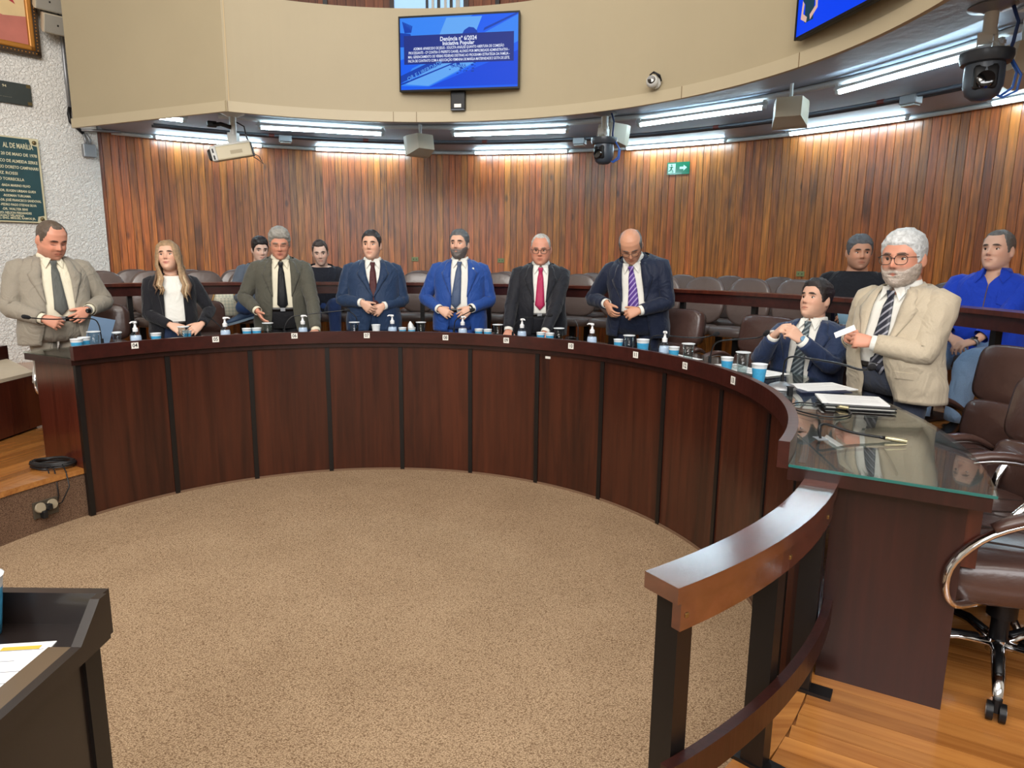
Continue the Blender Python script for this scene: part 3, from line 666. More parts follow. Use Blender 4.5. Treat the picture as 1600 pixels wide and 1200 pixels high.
b = MB(); b.add([(-.015, .0128, -.01), (-.06, .0128, -.01), (-.06, .0128, -.03), (-.10, .0128, .005), (-.06, .0128, .035), (-.06, .0128, .015), (-.015, .0128, .015)], [tuple(range(7))]); b.build('arrow', M_mint, t)
M_plate = mat('plate_green', srgb(132, 140, 92), .5)
for a_, z_, lb in ((86.7, 1.742, 'left of the royal blue suit'), (98.1, 1.737, 'right of the royal blue suit'), (135.3, 1.635, 'left of the man in the black t-shirt')):
    t = thing('wall_plate', 'small greenish wall plate low on the planks, ' + lb, 'outlet', polm(a_, WR - .028, z_))
    b = MB(); b.box((0, .005, 0), (.085, .01, .055), bev=.003); b.build('plate', M_plate, t)
    b = MB(); b.box((-.018, .0105, 0), (.014, .002, .02)); b.box((.018, .0105, 0), (.014, .002, .02)); b.build('socket_holes', mat('plate_dark', srgb(84, 90, 58), .6), t)

# ================================================================ things on the stucco wall
M_bronze = mat('bronze_green', srgb(28, 66, 70), .45, noise_s=9, noise_v=.1); M_bronze2 = mat('bronze_dark', srgb(44, 52, 50), .5, noise_s=9, noise_v=.1); M_cream = mat('cream_edge', srgb(206, 196, 160), .5); M_let = mat('cream_letters', srgb(222, 214, 178), .5); M_bolt = mat('bronze_bolt', srgb(112, 98, 66), .4, metal=.7)
WT = Matrix.Rotation(PI / 2, 4, 'X')
t = thing('plaque', 'large dark green plaque with cream lettering on the stucco wall', 'plaque', wallm(-1.0, 2.475, .03))
def rr_poly(w, h, c):
    pts = []
    for sx, sy, a0 in ((1, 1, 180), (-1, 1, 270), (-1, -1, 0), (1, -1, 90)):
        q = [(sx * w - sx * 0 + c * math.cos(R(a0 + k * 22.5)) * 1, sy * h + c * math.sin(R(a0 + k * 22.5))) for k in range(5)]
        pts += q if True else q
    return pts
b = MB(); b.box((0, 0, 0), (.92, .03, .82), bev=.004); b.build('plate', M_cream, t)
b = MB(); poly = [(-.44, -.335), (-.44, .335), (-.385, .345), (-.375, .395), (.375, .395), (.385, .345), (.44, .335), (.44, -.335), (.385, -.345), (.375, -.395), (-.375, -.395), (-.385, -.345)]
b.prism(poly, .0, .006, m=WT @ Matrix.Translation((0, 0, .014))); b.build('field', M_bronze, t)
for sx in (-1, 1):
    for sz in (-1, 1):
        b = MB(); b.ball((sx * .42, -.018, sz * .37), (.02, .012, .02), 10, 6); b.build('bolt', M_bolt, t, smooth=True)
L_ = [('AL DE MARÍLIA', .068, .325, .405, .25), ('DIA 20 DE MAIO DE 1978', .04, .243, .43, .36), ('RENCO DE ALMEIDA SERKE', .04, .175, .43, .37), ('MÓLIO DORETO CAMPANARI', .04, .115, .43, .37), ('LUZ ROSSI', .038, .055, .25, .18), ('DO TORRECILLA', .038, -.003, .30, .23), ('-BADA MARINO FILHO', .032, -.065, .345, .24), ('-DR. EUGEN URBAN GUIDI', .032, -.117, .385, .30), ('-RODMAN TURUAMA', .032, -.165, .34, .23), ('-DR. JOSÉ FRANCISCO SANDOVAL', .032, -.21, .425, .345), ('-PEDRO PAGO STEFANI SILVA', .032, -.255, .38, .30), ('-DR. WALTER BINI', .032, -.298, .30, .21), ('ATIVO: NELSON FERNANDES', .03, -.335, .33, .30), ('PE.: GUACI VELANGA', .03, -.363, .265, .25), ('ICIPAL: ENG. MIGUEL RAMOS JR.', .028, -.388, .36, .36)]
for tx, sz, zz, xr, wd_ in L_:
    o = text_mesh('inscription', tx, sz, M_let, t, None, align='RIGHT', ext=.001, bold=.0006)
    xs = [v.co.x for v in o.data.vertices]; f = wd_ / (max(xs) - min(xs)); mxx = max(xs)
    for v in o.data.vertices: v.co.x = (v.co.x - mxx) * f
    o.matrix_local = Matrix.Translation((xr, -.0215, zz * .97 + .005)) @ WT
t = thing('plaque', 'small dark bronze plaque below the picture frame', 'plaque', wallm(-.90, 3.295, .02))
b = MB(); b.box((0, 0, 0), (.70, .02, .2), bev=.004); b.build('plate', M_bronze2, t)
for sz in (-1, 1):
    b = MB(); b.box((.328, -.011, sz * .08), (.035, .004, .03)); b.build('corner', M_bolt, t)
text_mesh('inscription', '94', .035, M_let, t, Matrix.Translation((.13, -.0112, .055)) @ WT)
text_mesh('inscription', '. . .  . . . . .', .03, M_let, t, Matrix.Translation((.12, -.0112, -.035)) @ WT)
# framed painting
t = thing('framed_painting', 'painting in a gilded frame with dark beaded edge', 'picture', wallm(-.97, 4.22, .03))
M_gold = mat('gilt', srgb(176, 118, 46), .4, metal=.35); M_dgold = mat('dark_gilt', srgb(58, 42, 24), .5, metal=.2)
for s, n_ in ((1, 'x'), (-1, 'x')):
    b = MB(); b.box((s * .505, -.02, 0), (.055, .05, 1.10), bev=.006); b.build('frame_side', M_dgold, t)
    b = MB(); b.box((s * .46, -.032, 0), (.05, .05, 1.02), bev=.012); b.build('gilt_moulding', M_gold, t)
    b = MB(); b.box((0, -.02, s * .53), (1.065, .05, .055), bev=.006); b.build('frame_side', M_dgold, t)
    b = MB(); b.box((0, -.032, s * .485), (.97, .05, .05), bev=.012); b.build('gilt_moulding', M_gold, t)
b = MB()
for k in range(34): b.ball((-.5 + k * .03, -.046, -.53), (.007, .007, .007), 6, 4)
for k in range(34): b.ball((.505, -.046, -.5 + k * .03), (.007, .007, .007), 6, 4)
tag(b.build('beading', M_gold, t, smooth=True), kind='stuff')
M_pbg = mat('paint_cream', srgb(214, 188, 140), .6, noise_s=4, noise_v=.12); M_ppk = mat('paint_pink', srgb(186, 110, 96), .6, noise_s=5, noise_v=.14); M_prb = mat('paint_red', srgb(170, 40, 52), .6)
b = MB(); b.box((0, -.012, 0), (.9, .02, .95)); p = b.build('canvas', M_pbg, t)
b = MB(); b.add([(-.45, -.0228, -.475), (.45, -.0228, -.475), (.45, -.0228, -.20), (.25, -.0228, -.23), (.05, -.0228, -.17), (-.45, -.0228, -.22)], [tuple(range(6))]); b.build('painted_ground', M_ppk, p)
b = MB(); b.add([(-.2, -.0232, .02), (.2, -.0232, .055), (.31, -.0232, -.02), (.36, -.0232, -.05), (.345, -.0232, -.075), (.36, -.0232, -.11), (.28, -.0232, -.07), (.16, -.0232, -.02), (-.2, -.0232, -.06)], [tuple(range(9))]); b.build('painted_ribbon', M_prb, p)
# two loudspeakers, conduit and box on the stucco wall
speaker(wallm(-.31, 3.985, .17) @ Matrix.Rotation(PI, 4, 'Z') @ Matrix.Rotation(R(-20), 4, 'X'), 'lower of two cream loudspeakers on the stucco wall beside the painting', w=.29, h=.17, d=.24, grille=M_grille)
speaker(wallm(-.36, 4.185, .17) @ Matrix.Rotation(PI, 4, 'Z') @ Matrix.Rotation(R(-20), 4, 'X'), 'upper of two cream loudspeakers on the stucco wall beside the painting', w=.29, h=.17, d=.24, grille=M_grille)
t = thing('wall_conduit', 'grey conduit running down the stucco wall into a small box', 'conduit', wallm(-.175, 3.0, .03))
b = MB(); b.tube([(-.05, 0, 2.0), (-.055, 0, .6), (-.05, 0, .22)], .018, 8); b.build('pipe', M_steel, t, smooth=True)
b = MB(); b.tube([(-.05, 0, .24), (-.065, -.01, .17), (-.06, -.01, .1), (.02, -.01, .03), (.05, -.01, .0)], .019, 8); b.build('elbow', M_blackp, t, smooth=True)
b = MB(); b.box((.085, -.02, -.17), (.12, .06, .13), bev=.006); b.build('box', M_steel, t)
b = MB(); b.tube([(.05, -.01, .0), (.06, -.015, -.06), (.065, -.02, -.11)], .014, 8); b.tube([(.07, -.01, 0.0), (.1, -.015, -.05), (.1, -.02, -.11)], .014, 8); b.tube([(.03, -.02, .03), (.4, -.06, .06)], .016, 8); b.build('fitting', M_steel, t, smooth=True)
# ================================================================ chairs
def leather(name, c, rough=.32):
    return mat(name, c, rough, spec=.5, coat=.25, noise_s=7, noise_v=.12, bump=.25, bump_s=26)
M_leather = leather('brown_leather', srgb(74, 52, 46)); M_leather2 = leather('audience_leather', srgb(104, 88, 82), .36); M_leather3 = leather('audience_leather_face', srgb(100, 84, 78), .3)
M_seam = mat('leather_seam', srgb(48, 34, 30), .6)
def pad(w, h, d, n=20, crown=.02, e=3.2, edge=.35):
    """cushion: superellipse outline in x,z; thickness along y, both faces crowned"""
    mb = MB(); rr = []
    for fy, s in ((-.5, .0), (-.5, .55), (-.49, .88), (-.38, .98), (0, 1.0), (.38, .98), (.49, .88), (.5, .55), (.5, .0)):
        ring = []
        for j in range(n * 2):
            t = PI * j / n; c_, s_ = math.cos(t), math.sin(t)
            x = abs(c_) ** (2 / e) * math.copysign(1, c_) * w / 2; z = abs(s_) ** (2 / e) * math.copysign(1, s_) * h / 2
            k = max(s, .02)
            ring.append((x * k, fy * d + math.copysign(1, fy) * crown * (1 - s) * (fy != 0), z * k))
        rr.append(ring)
    mb.rings(rr); return mb
def smooth_path(pts, n=4):
    pp = [Vector(q) for q in pts]; sm = []
    for i in range(len(pp) - 1):
        p0, p1, p2, p3 = pp[max(i - 1, 0)], pp[i], pp[i + 1], pp[min(i + 2, len(pp) - 1)]
        for q in range(n):
            u = q / n; sm.append(.5 * ((2 * p1) + (p2 - p0) * u + (2 * p0 - 5 * p1 + 4 * p2 - p3) * u * u + (3 * p1 - p0 - 3 * p2 + p3) * u ** 3))
    return sm + [pp[-1]]
def audience_chair():
    t = thing('audience_chair', 'x', 'chair')
    pad(.43, .46, .055, e=2.7, crown=.012).build('backrest', M_leather3, t, True, Matrix.Translation((0, -.20, .72)) @ Matrix.Rotation(R(8), 4, 'X'))
    pad(.40, .43, .03, e=2.7, crown=.004).build('back_shell', M_leather, t, True, Matrix.Translation((0, -.235, .715)) @ Matrix.Rotation(R(8), 4, 'X'))
    pad(.45, .43, .085, e=2.8, crown=.012).build('seat', M_leather2, t, True, Matrix.Translation((0, .02, .455)) @ Matrix.Rotation(R(-88), 4, 'X'))
    b = MB(); b.box((0, -.215, .50), (.09, .03, .16)); b.box((0, -.14, .42), (.09, .18, .02)); b.build('bracket', M_blackp, t)
    b = MB(); b.box((0, -.02, .2), (.06, .05, .40)); b.box((0, 0, .01), (.3, .34, .02), bev=.008); b.build('pedestal', M_black, t)
    return t
proto = index_kids(audience_chair())
front = [(90.0 + .0 + 5.87 * k - 1.6) for k in range(-7, 14)]
order = ['leftmost', 'second from the left', 'third from the left', 'fourth from the left', 'fifth from the left', 'sixth from the left', 'seventh from the left', 'eighth from the left', 'ninth from the left', 'tenth from the left', 'eleventh from the left', 'twelfth from the left', 'thirteenth from the left', 'ninth from the right', 'eighth from the right', 'seventh from the right', 'sixth from the right', 'fifth from the right', 'fourth from the right', 'third from the right', 'second from the right', 'rightmost']
nf = len(front)
first = True
for row, (r_, nm, off) in enumerate(((4.24, 'front', 0.0), (4.98, 'back', -.6))):
    for k, aa in enumerate(front):
        if row == 1 and k == 0: pass
        lb = 'brown leather audience chair behind the long rail, %s of the %s row' % (order[k if k < 13 else k + (22 - nf)], nm)
        grp = 'audience chairs, %s row' % nm
        m = polm(aa + off, r_, ZT)
        if first: proto.matrix_world = m; proto['label'] = lb; proto['group'] = grp; first = False
        else: dup(proto, m, lb, grp)

def armchair():
    t = thing('armchair', 'x', 'chair')
    mm = Matrix.Translation((0, -.27, .865)) @ Matrix.Rotation(R(9), 4, 'X')
    pad(.53, .31, .12, e=5, crown=.012).build('upper_backrest', M_leather, t, True, mm)
    mm = Matrix.Translation((0, -.215, .615)) @ Matrix.Rotation(R(12), 4, 'X')
    pad(.52, .24, .13, e=4.5, crown=.02).build('lower_backrest', M_leather, t, True, mm)
    pad(.54, .54, .15, e=4.2, crown=.02).build('seat', M_leather, t, True, Matrix.Translation((0, .03, .435)) @ Matrix.Rotation(R(-93), 4, 'X'))
    b = MB()
    for p0, p1 in (((-.2, -.16), (-.1, .24)), ((-.05, -.18), (.06, .25)), ((.1, -.16), (.21, .2))): b.tube([(p0[0], p0[1], .523), ((p0[0] + p1[0]) / 2, (p0[1] + p1[1]) / 2, .530), (p1[0], p1[1], .522)], .004, 5)
    b.build('seat_stitching', M_seam, t)
    for s in (-1, 1):
        x = s * .315
        pts = [(x - s * .03, -.26, .56), (x, -.24, .63), (x, -.12, .685), (x, .03, .68), (x, .17, .62), (x, .26, .52), (x, .275, .43), (x - s * .02, .24, .37), (x - s * .1, .15, .355)]
        b = MB(); b.tube(smooth_path(pts), .017, 8, flat=.65); a_ = b.build('armrest', M_chrome, t, True)
        b = MB(); pp = [(x, -.225, .655), (x, -.12, .705), (x, .0, .708), (x, .11, .672), (x, .17, .64)]; b.tube(smooth_path(pp, 3), [lerp(.022, .033, math.sin(PI * i / 12)) for i in range(13)], 10, flat=.55); b.build('arm_pad', M_leather, a_, True)
    b = MB(); b.tube([(0, 0, .12), (0, 0, .24)], .028, 14); b.tube([(0, 0, .22), (0, 0, .36)], .046, 16); b.box((0, 0, .355), (.22, .26, .03), bev=.01); b.build('gas_column', M_blackp, t, 40)
    b = MB(); b.tube([(0, 0, .085), (0, 0, .135)], .034, 16); b.build('hub', M_chrome, t, 40)
    for k in range(5):
        an = 2 * PI * k / 5 + .35; c_, s_ = math.cos(an), math.sin(an)
        q = lambda rr, z: (rr * c_, rr * s_, z)
        b = MB(); b.tube([q(.02, .115), q(.13, .125), q(.23, .105), q(.30, .072)], [.024, .022, .02, .016], 8, flat=.6); leg = b.build('base_leg', M_chrome, t, True)
        b = MB(); b.tube([q(.06, .135), q(.15, .138), q(.23, .119)], [.014, .014, .012], 6, flat=.5); b.build('leg_cover', M_blackp, leg, True)
        b = MB(); w_ = Vector((-s_, c_, 0))
        c0 = Vector(q(.31, .03))
        for sg in (-1, 1): b.tube([c0 + w_ * sg * .008, c0 + w_ * sg * .026], .03, 12)
        b.tube([c0 + Vector((0, 0, .0)), c0 + Vector((0, 0, .045))], .014, 8)
        ca = b.build('caster', M_blackp, leg, 40)
        b = MB()
        for sg in (-1, 1): b.tube([c0 + w_ * sg * .0262, c0 + w_ * sg * .0275], .017, 12)
        b.build('wheel_ring', M_steel, leg)
    return t
arm0 = index_kids(armchair())
def face(x, y, fx, fy, z=ZP): return basis((fx, fy), (x, y, z))
arms = [(face(3.24, -.08, -1, -.28), 'brown leather armchair behind the desk, farther of the two right of the beige jacket'),
        (face(2.98, -.60, -1, -.10, ZP - .07), 'brown leather armchair with back at the right edge, nearer and lower one'),
        (face(2.66, -1.12, -.93, .30), 'brown leather armchair beside the desk end, chrome base and caster in full view'),
        (polm(147.2, 3.17, ZP, -4), 'empty brown leather armchair left of the seated man in navy'),
        (polm(159.6, 3.10, ZP, 14), 'brown leather armchair under the seated man in navy with clasped hands'),
        (polm(108.6, 3.22, ZP), 'brown leather armchair behind the man with the pink tie'),
        (polm(132.6, 3.20, ZP), 'brown leather armchair behind the man with the purple striped tie'),
        (polm(55.8, 3.22, ZP), 'brown leather armchair behind the woman in the black blazer'),
        (polm(40.5, 3.24, ZP, -30), 'brown leather armchair behind the man in the light grey suit')]
for k, (m, lb) in enumerate(arms):
    if k == 0: arm0.matrix_world = m; arm0['label'] = lb; arm0['group'] = 'armchairs behind the desk'
    else: dup(arm0, m, lb, 'armchairs behind the desk')
# ================================================================ people
def skin_mat(name, base, lip, hair, stub=None, stub_amt=0.0, white=0.0):
    m = bpy.data.materials.new(name); m.use_nodes = True; nt = m.node_tree; b = nt.nodes['Principled BSDF']
    at = nt.nodes.new('ShaderNodeAttribute'); at.attribute_name = 'tone'; nt.links.new(at.outputs['Color'], b.inputs['Base Color'])
    b.inputs['Roughness'].default_value = .46; b.inputs['Specular IOR Level'].default_value = .4
    b.inputs['Subsurface Weight'].default_value = .0
    return m
M_skin = skin_mat('skin', None, None, None)
HZ = [(-.124, .012, .060, .020), (-.118, .030, .074, .022), (-.105, .045, .085, .035), (-.085, .056, .089, .052), (-.06, .065, .090, .070), (-.03, .072, .090, .086), (0, .0755, .089, .097), (.03, .076, .090, .102), (.06, .0725, .084, .100), (.085, .062, .070, .088), (.105, .046, .050, .068), (.118, .026, .028, .042), (.123, .004, .004, .006)]
def gs(x, s): return math.exp(-(x / s) ** 2)
def head_pt(z, th, o):
    """z height over the head's middle, th angle from the front (right side positive)"""
    W, F, B = tab(HZ, z); W *= o.get('hw', 1.0)
    if z < -.02: W *= lerp(1, o.get('jaw', 1.0), min(1, (-.02 - z) / .06))
    c_, s_ = math.cos(th), math.sin(th); e = 2.25
    x = W * math.copysign(abs(s_) ** (2 / e), s_); y = (F if c_ > 0 else B) * math.copysign(abs(c_) ** (2 / e), c_)
    if c_ > 0:
        fr = sstep(0, .5, c_)
        nz = tab([(-.048, 0), (-.040, .006), (-.034, .021), (-.026, .024), (-.012, .018), (.004, .010), (.016, .004), (.03, 0)], z) * o.get('nose', 1.0)
        nw = tab([(-.045, .015), (-.033, .0155), (-.02, .011), (.02, .008)], z)
        y += nz * gs(x, nw)
        for s in (-1, 1):
            y -= .0125 * gs(x - s * .031, .0165) * gs(z - .001, .0115)
            y += .0055 * gs(x - s * .028, .022) * gs(z - .0215, .0085)
            y += .0045 * gs(x - s * .043, .020) * gs(z + .03, .018)
            y -= .003 * gs(x - s * .03, .010) * gs(z + .052, .014)
        y += .0038 * gs(x, .026) * gs(z + .0585, .0055) + .0045 * gs(x, .023) * gs(z + .0715, .006) - .004 * gs(x, .024) * gs(z + .0650, .0022)
        y -= .003 * gs(x, .018) * gs(z + .083, .006)
        y += .005 * gs(x, .018) * gs(z + .104, .012)
        y += o.get('cheek', 0) * sum(gs(x - s * .05, .026) * gs(z + .055, .03) for s in (-1, 1))
    return x, y - .004, z
def head_grid(o, nz=50, nt=72):
    rr = []
    zs = [-.124 + .247 * i / (nz - 1) for i in range(nz)]
    for z in zs:
        ring = []
        for j in range(nt):
            u = 2 * PI * j / nt - PI; th = u - .45 * math.sin(u)
            ring.append(head_pt(z, th, o))
        rr.append(ring)
    return rr
def hand_mesh(mb, wrist, u, n, side, curl=(25, 30, 20), spread=6, thumb=(35, 15), s=1.0, m=None):
    """side +1 right hand, -1 left; u along the fingers, n out of the palm"""
    u = Vector(u).normalized(); n = Vector(n); n = (n - u * n.dot(u)).normalized(); v = u.cross(n) * side
    w_ = Vector(wrist)
    rr = []
    for t, hw, ht in ((-.02, .026, .021), (.0, .028, .02), (.025, .036, .0185), (.055, .042, .017), (.083, .041, .0145), (.093, .034, .010)):
        c = w_ + u * t * s + v * (.003 * s)
        rr.append([tuple(c + v * (math.copysign(abs(math.cos(2 * PI * j / 16)) ** .75, math.cos(2 * PI * j / 16)) * hw * s) + n * (math.sin(2 * PI * j / 16) * ht * s)) for j in range(16)])
    mb.rings(rr, True, True, 0, m)
    for k, (off, ln, r0, dz) in enumerate(((.030, .072, .0092, .084), (.0095, .080, .0095, .089), (-.0115, .074, .0092, .087), (-.0315, .058, .0082, .080))):
        a = R((1.5 - k) * spread); d0 = (u * math.cos(a) + v * math.sin(a)).normalized()
        p = w_ + u * (dz - .012) * s + v * off * s; pts = [p, p + d0 * .014 * s]; ang = 0; q = pts[-1]; d = d0
        for seg_, c_ in zip((.46, .31, .26), curl):
            ang += R(c_ + (k * 3)); d = d0 * math.cos(ang) + n * math.sin(ang)
            for h in (.5, 1): pts.append(q + d * ln * seg_ * s * h)
            q = pts[-1]
        mb.tube(pts, [r0 * s] * 2 + [r0 * s, r0 * .97 * s, r0 * .93 * s, r0 * .9 * s, r0 * .85 * s, r0 * .6 * s], 8, m=m)
    p = w_ + u * .022 * s + v * .026 * s; a = R(thumb[0]); d = u * math.cos(a) + v * math.sin(a); d = (d + n * .35).normalized()
    q1 = p + d * .042 * s; b = R(thumb[1]); d2 = (d * math.cos(b) + (u * .6 + n * .8).normalized() * math.sin(b)).normalized(); q2 = q1 + d2 * .03 * s; q3 = q2 + (d2 + u * .3).normalized() * .024 * s
    mb.tube([p - d * .01, p + d * .02 * s, q1, q2, q3], [.014 * s, .0145 * s, .0115 * s, .0105 * s, .007 * s], 8, m=m)

TORSO = [(.80, .200, .128, .0), (.90, .205, .135, .0), (1.0, .198, .132, .0), (1.08, .190, .126, .004), (1.16, .190, .124, .006), (1.24, .197, .126, .008), (1.31, .200, .126, .006), (1.36, .198, .118, .0), (1.395, .186, .106, -.006), (1.425, .160, .092, -.012), (1.450, .122, .079, -.018), (1.472, .086, .070, -.02), (1.49, .066, .063, -.018)]
class Person:
    def __init__(s, label, loc, fwd, H=1.70, w=1.0, belly=0.0, bend=0.0, side=0.0, twist=0.0, sit=None, head=(0, 0, 0), hs=1.0, ho=None, group=None):
        s.t = thing('person', label, 'person', basis(fwd, loc), group)
        s.M = basis(fwd, loc); s.Mi = s.M.inverted(); s.k = H / 1.75; s.w = w; s.belly = belly; s.bend = R(bend); s.side = R(side); s.twist = R(twist); s.sit = sit; s.head = head; s.hs = hs; s.ho = ho or {}
        s.zb = .95 if sit is None else .90
    def sp(s, x, y, z):
        """posed position of a torso point given in standing coordinates (metres for 1.75 m)"""
        k = s.k; x *= s.w; 
        zz = z; q = Vector((x, y, 0)); c = Vector((0, 0, min(z, s.zb)))
        if z > s.zb and (s.bend or s.side or s.twist):
            L = z - s.zb; n = 8; tot = 1.47 - s.zb; pos = c.copy()
            for i in range(n):
                l = L * (i + .5) / n; t = sstep(0, tot * .9, l)
                rm = Matrix.Rotation(-s.bend * t, 3, 'X') @ Matrix.Rotation(s.side * t, 3, 'Y')
                pos += rm @ Vector((0, 0, L / n))
            t = sstep(0, tot * .9, L)
            rm = Matrix.Rotation(-s.bend * t, 3, 'X') @ Matrix.Rotation(s.side * t, 3, 'Y') @ Matrix.Rotation(s.twist * t, 3, 'Z')
            p = pos + rm @ q
        elif z > s.zb: p = Vector((x, y, z))
        else: p = c + q
        p = p * k
        if s.sit is not None: p.z += s.sit - .90 * k + .05 * k
        return p
    def rot(s):
        return Matrix.Rotation(-s.bend, 3, 'X') @ Matrix.Rotation(s.side, 3, 'Y') @ Matrix.Rotation(s.twist, 3, 'Z')
    def sect(s, z, grow=0.0):
        a, b, yo = tab(TORSO, z)
        bel = s.belly * gs(z - 1.08, .16)
        return a + grow, b + grow * .8 + bel * .5, yo + bel * .5
    def ring(s, z, th, grow=0.0, wr=0.0, seed=0.0, e=2.5):
        a, b, yo = s.sect(z, grow)
        c_, s_ = math.cos(th), math.sin(th)
        x = a * math.copysign(abs(s_) ** (2 / e), s_); y = b * math.copysign(abs(c_) ** (2 / e), c_)
        if wr:
            nv_ = noise.noise(Vector((x * 7 + seed, y * 7, z * 6 + seed))) + .6 * noise.noise(Vector((x * 9 - seed, y * 9, z * 22)))
            f = 1 + wr * nv_; x *= f; y *= f
        return x, y + yo, z
    def front_y(s, z, x, grow=0.0):
        a, b, yo = s.sect(z, grow); q = min(.98, abs(x) / a)
        return b * (1 - q ** 2.5) ** (1 / 2.5) + yo
    def headm(s):
        yaw, pit, rol = s.head
        nb = s.sp(0, -.018, 1.472); rt = s.rot()
        hr = Matrix.Rotation(R(yaw), 3, 'Z') @ Matrix.Rotation(R(-pit), 3, 'X') @ Matrix.Rotation(R(rol), 3, 'Y')
        h = s.hs * 1.04
        soft = Matrix.Rotation(-s.bend * .6, 3, 'X') @ Matrix.Rotation(s.side * .4, 3, 'Y') @ Matrix.Rotation(s.twist, 3, 'Z')
        up = rt @ Vector((0, .02, .046)) * s.k
        c = nb + up + soft @ hr @ Vector((0, .022, .085)) * h
        return Matrix.Translation(c) @ (soft @ hr).to_4x4() @ Matrix.Scale(h, 4), nb
    def arm(s, side, wrist, pole=None):
        sh = s.sp(side * .180, -.01, 1.372); wv = Vector(wrist); l1, l2 = .30 * s.k * 1.0, .265 * s.k
        d = wv - sh; D = d.length
        if D > (l1 + l2) * .995: f = D / ((l1 + l2) * .995); l1 *= f; l2 *= f
        a = (l1 * l1 - l2 * l2 + D * D) / (2 * D); hgt = math.sqrt(max(1e-6, l1 * l1 - a * a))
        pl = Vector(pole or (side * .75, -.45, -.5)); dn = d.normalized(); pl = (pl - dn * pl.dot(dn)).normalized()
        return sh, sh + dn * a + pl * hgt, wv
    def local(s, p): return s.Mi @ Vector(p)

def nrm(v): return Vector(v).normalized()
def person_body(p, tone, hands, hairc, o, vox=.0046):
    hm, nb = p.headm(); mb = MB(); k = p.k
    mb.rings(head_grid(o), True, True, 0, hm)
    for s in (-1, 1):                                   # ears
        em_ = hm @ Matrix.Translation((s * .077 * o.get('hw', 1), -.012, -.008)) @ Matrix.Rotation(R(s * 22), 4, 'Z') @ Matrix.Rotation(R(-8), 4, 'X')
        mb.ball((0, 0, 0), (.0085, .0185, .033), 12, 8, em_)
    hc = hm @ Vector((0, -.022, -.07)); h2 = hm @ Vector((0, -.012, -.03))
    nr = .058 * p.hs * o.get('neck', 1.0)
    mb.tube([h2, hc, (hc + nb) / 2 + Vector((0, -.0, 0)), nb, p.sp(0, -.015, 1.42), p.sp(0, -.01, 1.37)], [nr * .85, nr * .98, nr, nr * 1.1, nr * 1.25, nr * 1.1], 18)
    tr = []
    for z in (.86, .98, 1.08, 1.2, 1.3, 1.36, 1.395, 1.425, 1.445):
        tr.append([tuple(p.sp(*[q for q in p.ring(z, 2 * PI * j / 20, -.022)])) for j in range(20)])
    mb.rings(tr)
    for side, h in hands.items():
        sh, el, wr = h['j']
        mb.tube([p.sp(side * .10, -.01, 1.37), sh, lerp(sh, el, .5), el, lerp(el, wr, .3), lerp(el, wr, .8), wr], [.05 * k, .052 * k, .045 * k, .037 * k, .039 * k, .029 * k, .026 * k], 12)
        hand_mesh(mb, wr, h['u'], h['n'], side, h.get('curl', (25, 30, 20)), h.get('spread', 6), h.get('thumb', (35, 15)), h.get('s', 1.0) * k * 1.04)
    me = mb.mesh('body', M_skin, True)
    ob = bpy.data.objects.new('body', me); C.objects.link(ob); ob.parent = p.t
    r = ob.modifiers.new('r', 'REMESH'); r.mode = 'VOXEL'; r.voxel_size = vox; r.use_smooth_shade = True
    sm = ob.modifiers.new('s', 'SMOOTH'); sm.factor = .4; sm.iterations = 2
    dg = bpy.context.evaluated_depsgraph_get(); dg.update()
    m2 = bpy.data.meshes.new_from_object(ob.evaluated_get(dg)); ob.modifiers.clear()
    # thin out everything but head and hands
    ob.data = m2; n = len(m2.vertices); co = np.empty(n * 3, 'f'); m2.vertices.foreach_get('co', co); co = co.reshape(-1, 3)
    keep = np.zeros(n, bool)
    hi = np.array(hm.inverted()); hl = co @ hi[:3, :3].T + hi[:3, 3]
    keep |= (np.abs(hl) < [.1, .14, .14]).all(1)
    for side, h in hands.items():
        wv = np.array(h['j'][2]); uu = np.array(nrm(h['u'])); d = co - wv; keep |= (np.linalg.norm(d, axis=1) < .22) & (d @ uu > -.03)
    vg = ob.vertex_groups.new(name='dec'); vg.add([int(i) for i in np.nonzero(~keep)[0]], 1.0, 'REPLACE')
    de = ob.modifiers.new('d', 'DECIMATE'); de.ratio = float(keep.mean() * .98 + .06); de.vertex_group = 'dec'; de.vertex_group_factor = 1000
    dg.update(); m3 = bpy.data.meshes.new_from_object(ob.evaluated_get(dg)); ob.modifiers.clear(); ob.vertex_groups.clear(); ob.data = m3
    m3.name = 'body'; m3.materials.clear(); m3.materials.append(M_skin); m3.polygons.foreach_set('use_smooth', [True] * len(m3.polygons))
    # colour of skin, lips, brows, stubble per vertex
    n = len(m3.vertices); co = np.empty(n * 3, 'f'); m3.vertices.foreach_get('co', co); co = co.reshape(-1, 3); h = co @ hi[:3, :3].T + hi[:3, 3]
    x, y, z = h[:, 0], h[:, 1], h[:, 2]; col = np.tile(np.array(tone[:3], 'f'), (n, 1))
    G = lambda q, s_: np.exp(-(q / s_) ** 2)
    inh = (np.abs(h) < [.12, .16, .14]).all(1)
    def blend(mk, c): 
        mk = np.clip(mk, 0, 1)[:, None] * inh[:, None]; col[:] = col * (1 - mk) + np.array(c[:3], 'f') * mk
    ruddy = np.array(tone[:3]) * [1.02, .80, .74]
    blend(.55 * G(np.abs(x) - .045, .022) * G(z + .028, .022) * (y > .03) + .6 * G(x, .016) * G(z + .03, .012) * (y > .07), ruddy)
    if o.get('stub'):
        c, amt = o['stub']
        mk = np.clip((-.030 - z) / .02, 0, 1) * np.clip((y + .0) / .03, 0, 1) * (1 - .0 * G(x, .02)); mk = np.maximum(mk, np.clip(G(z + .049, .008) * G(x, .03) * (y > .05), 0, 1))
        blend(mk * amt, c)
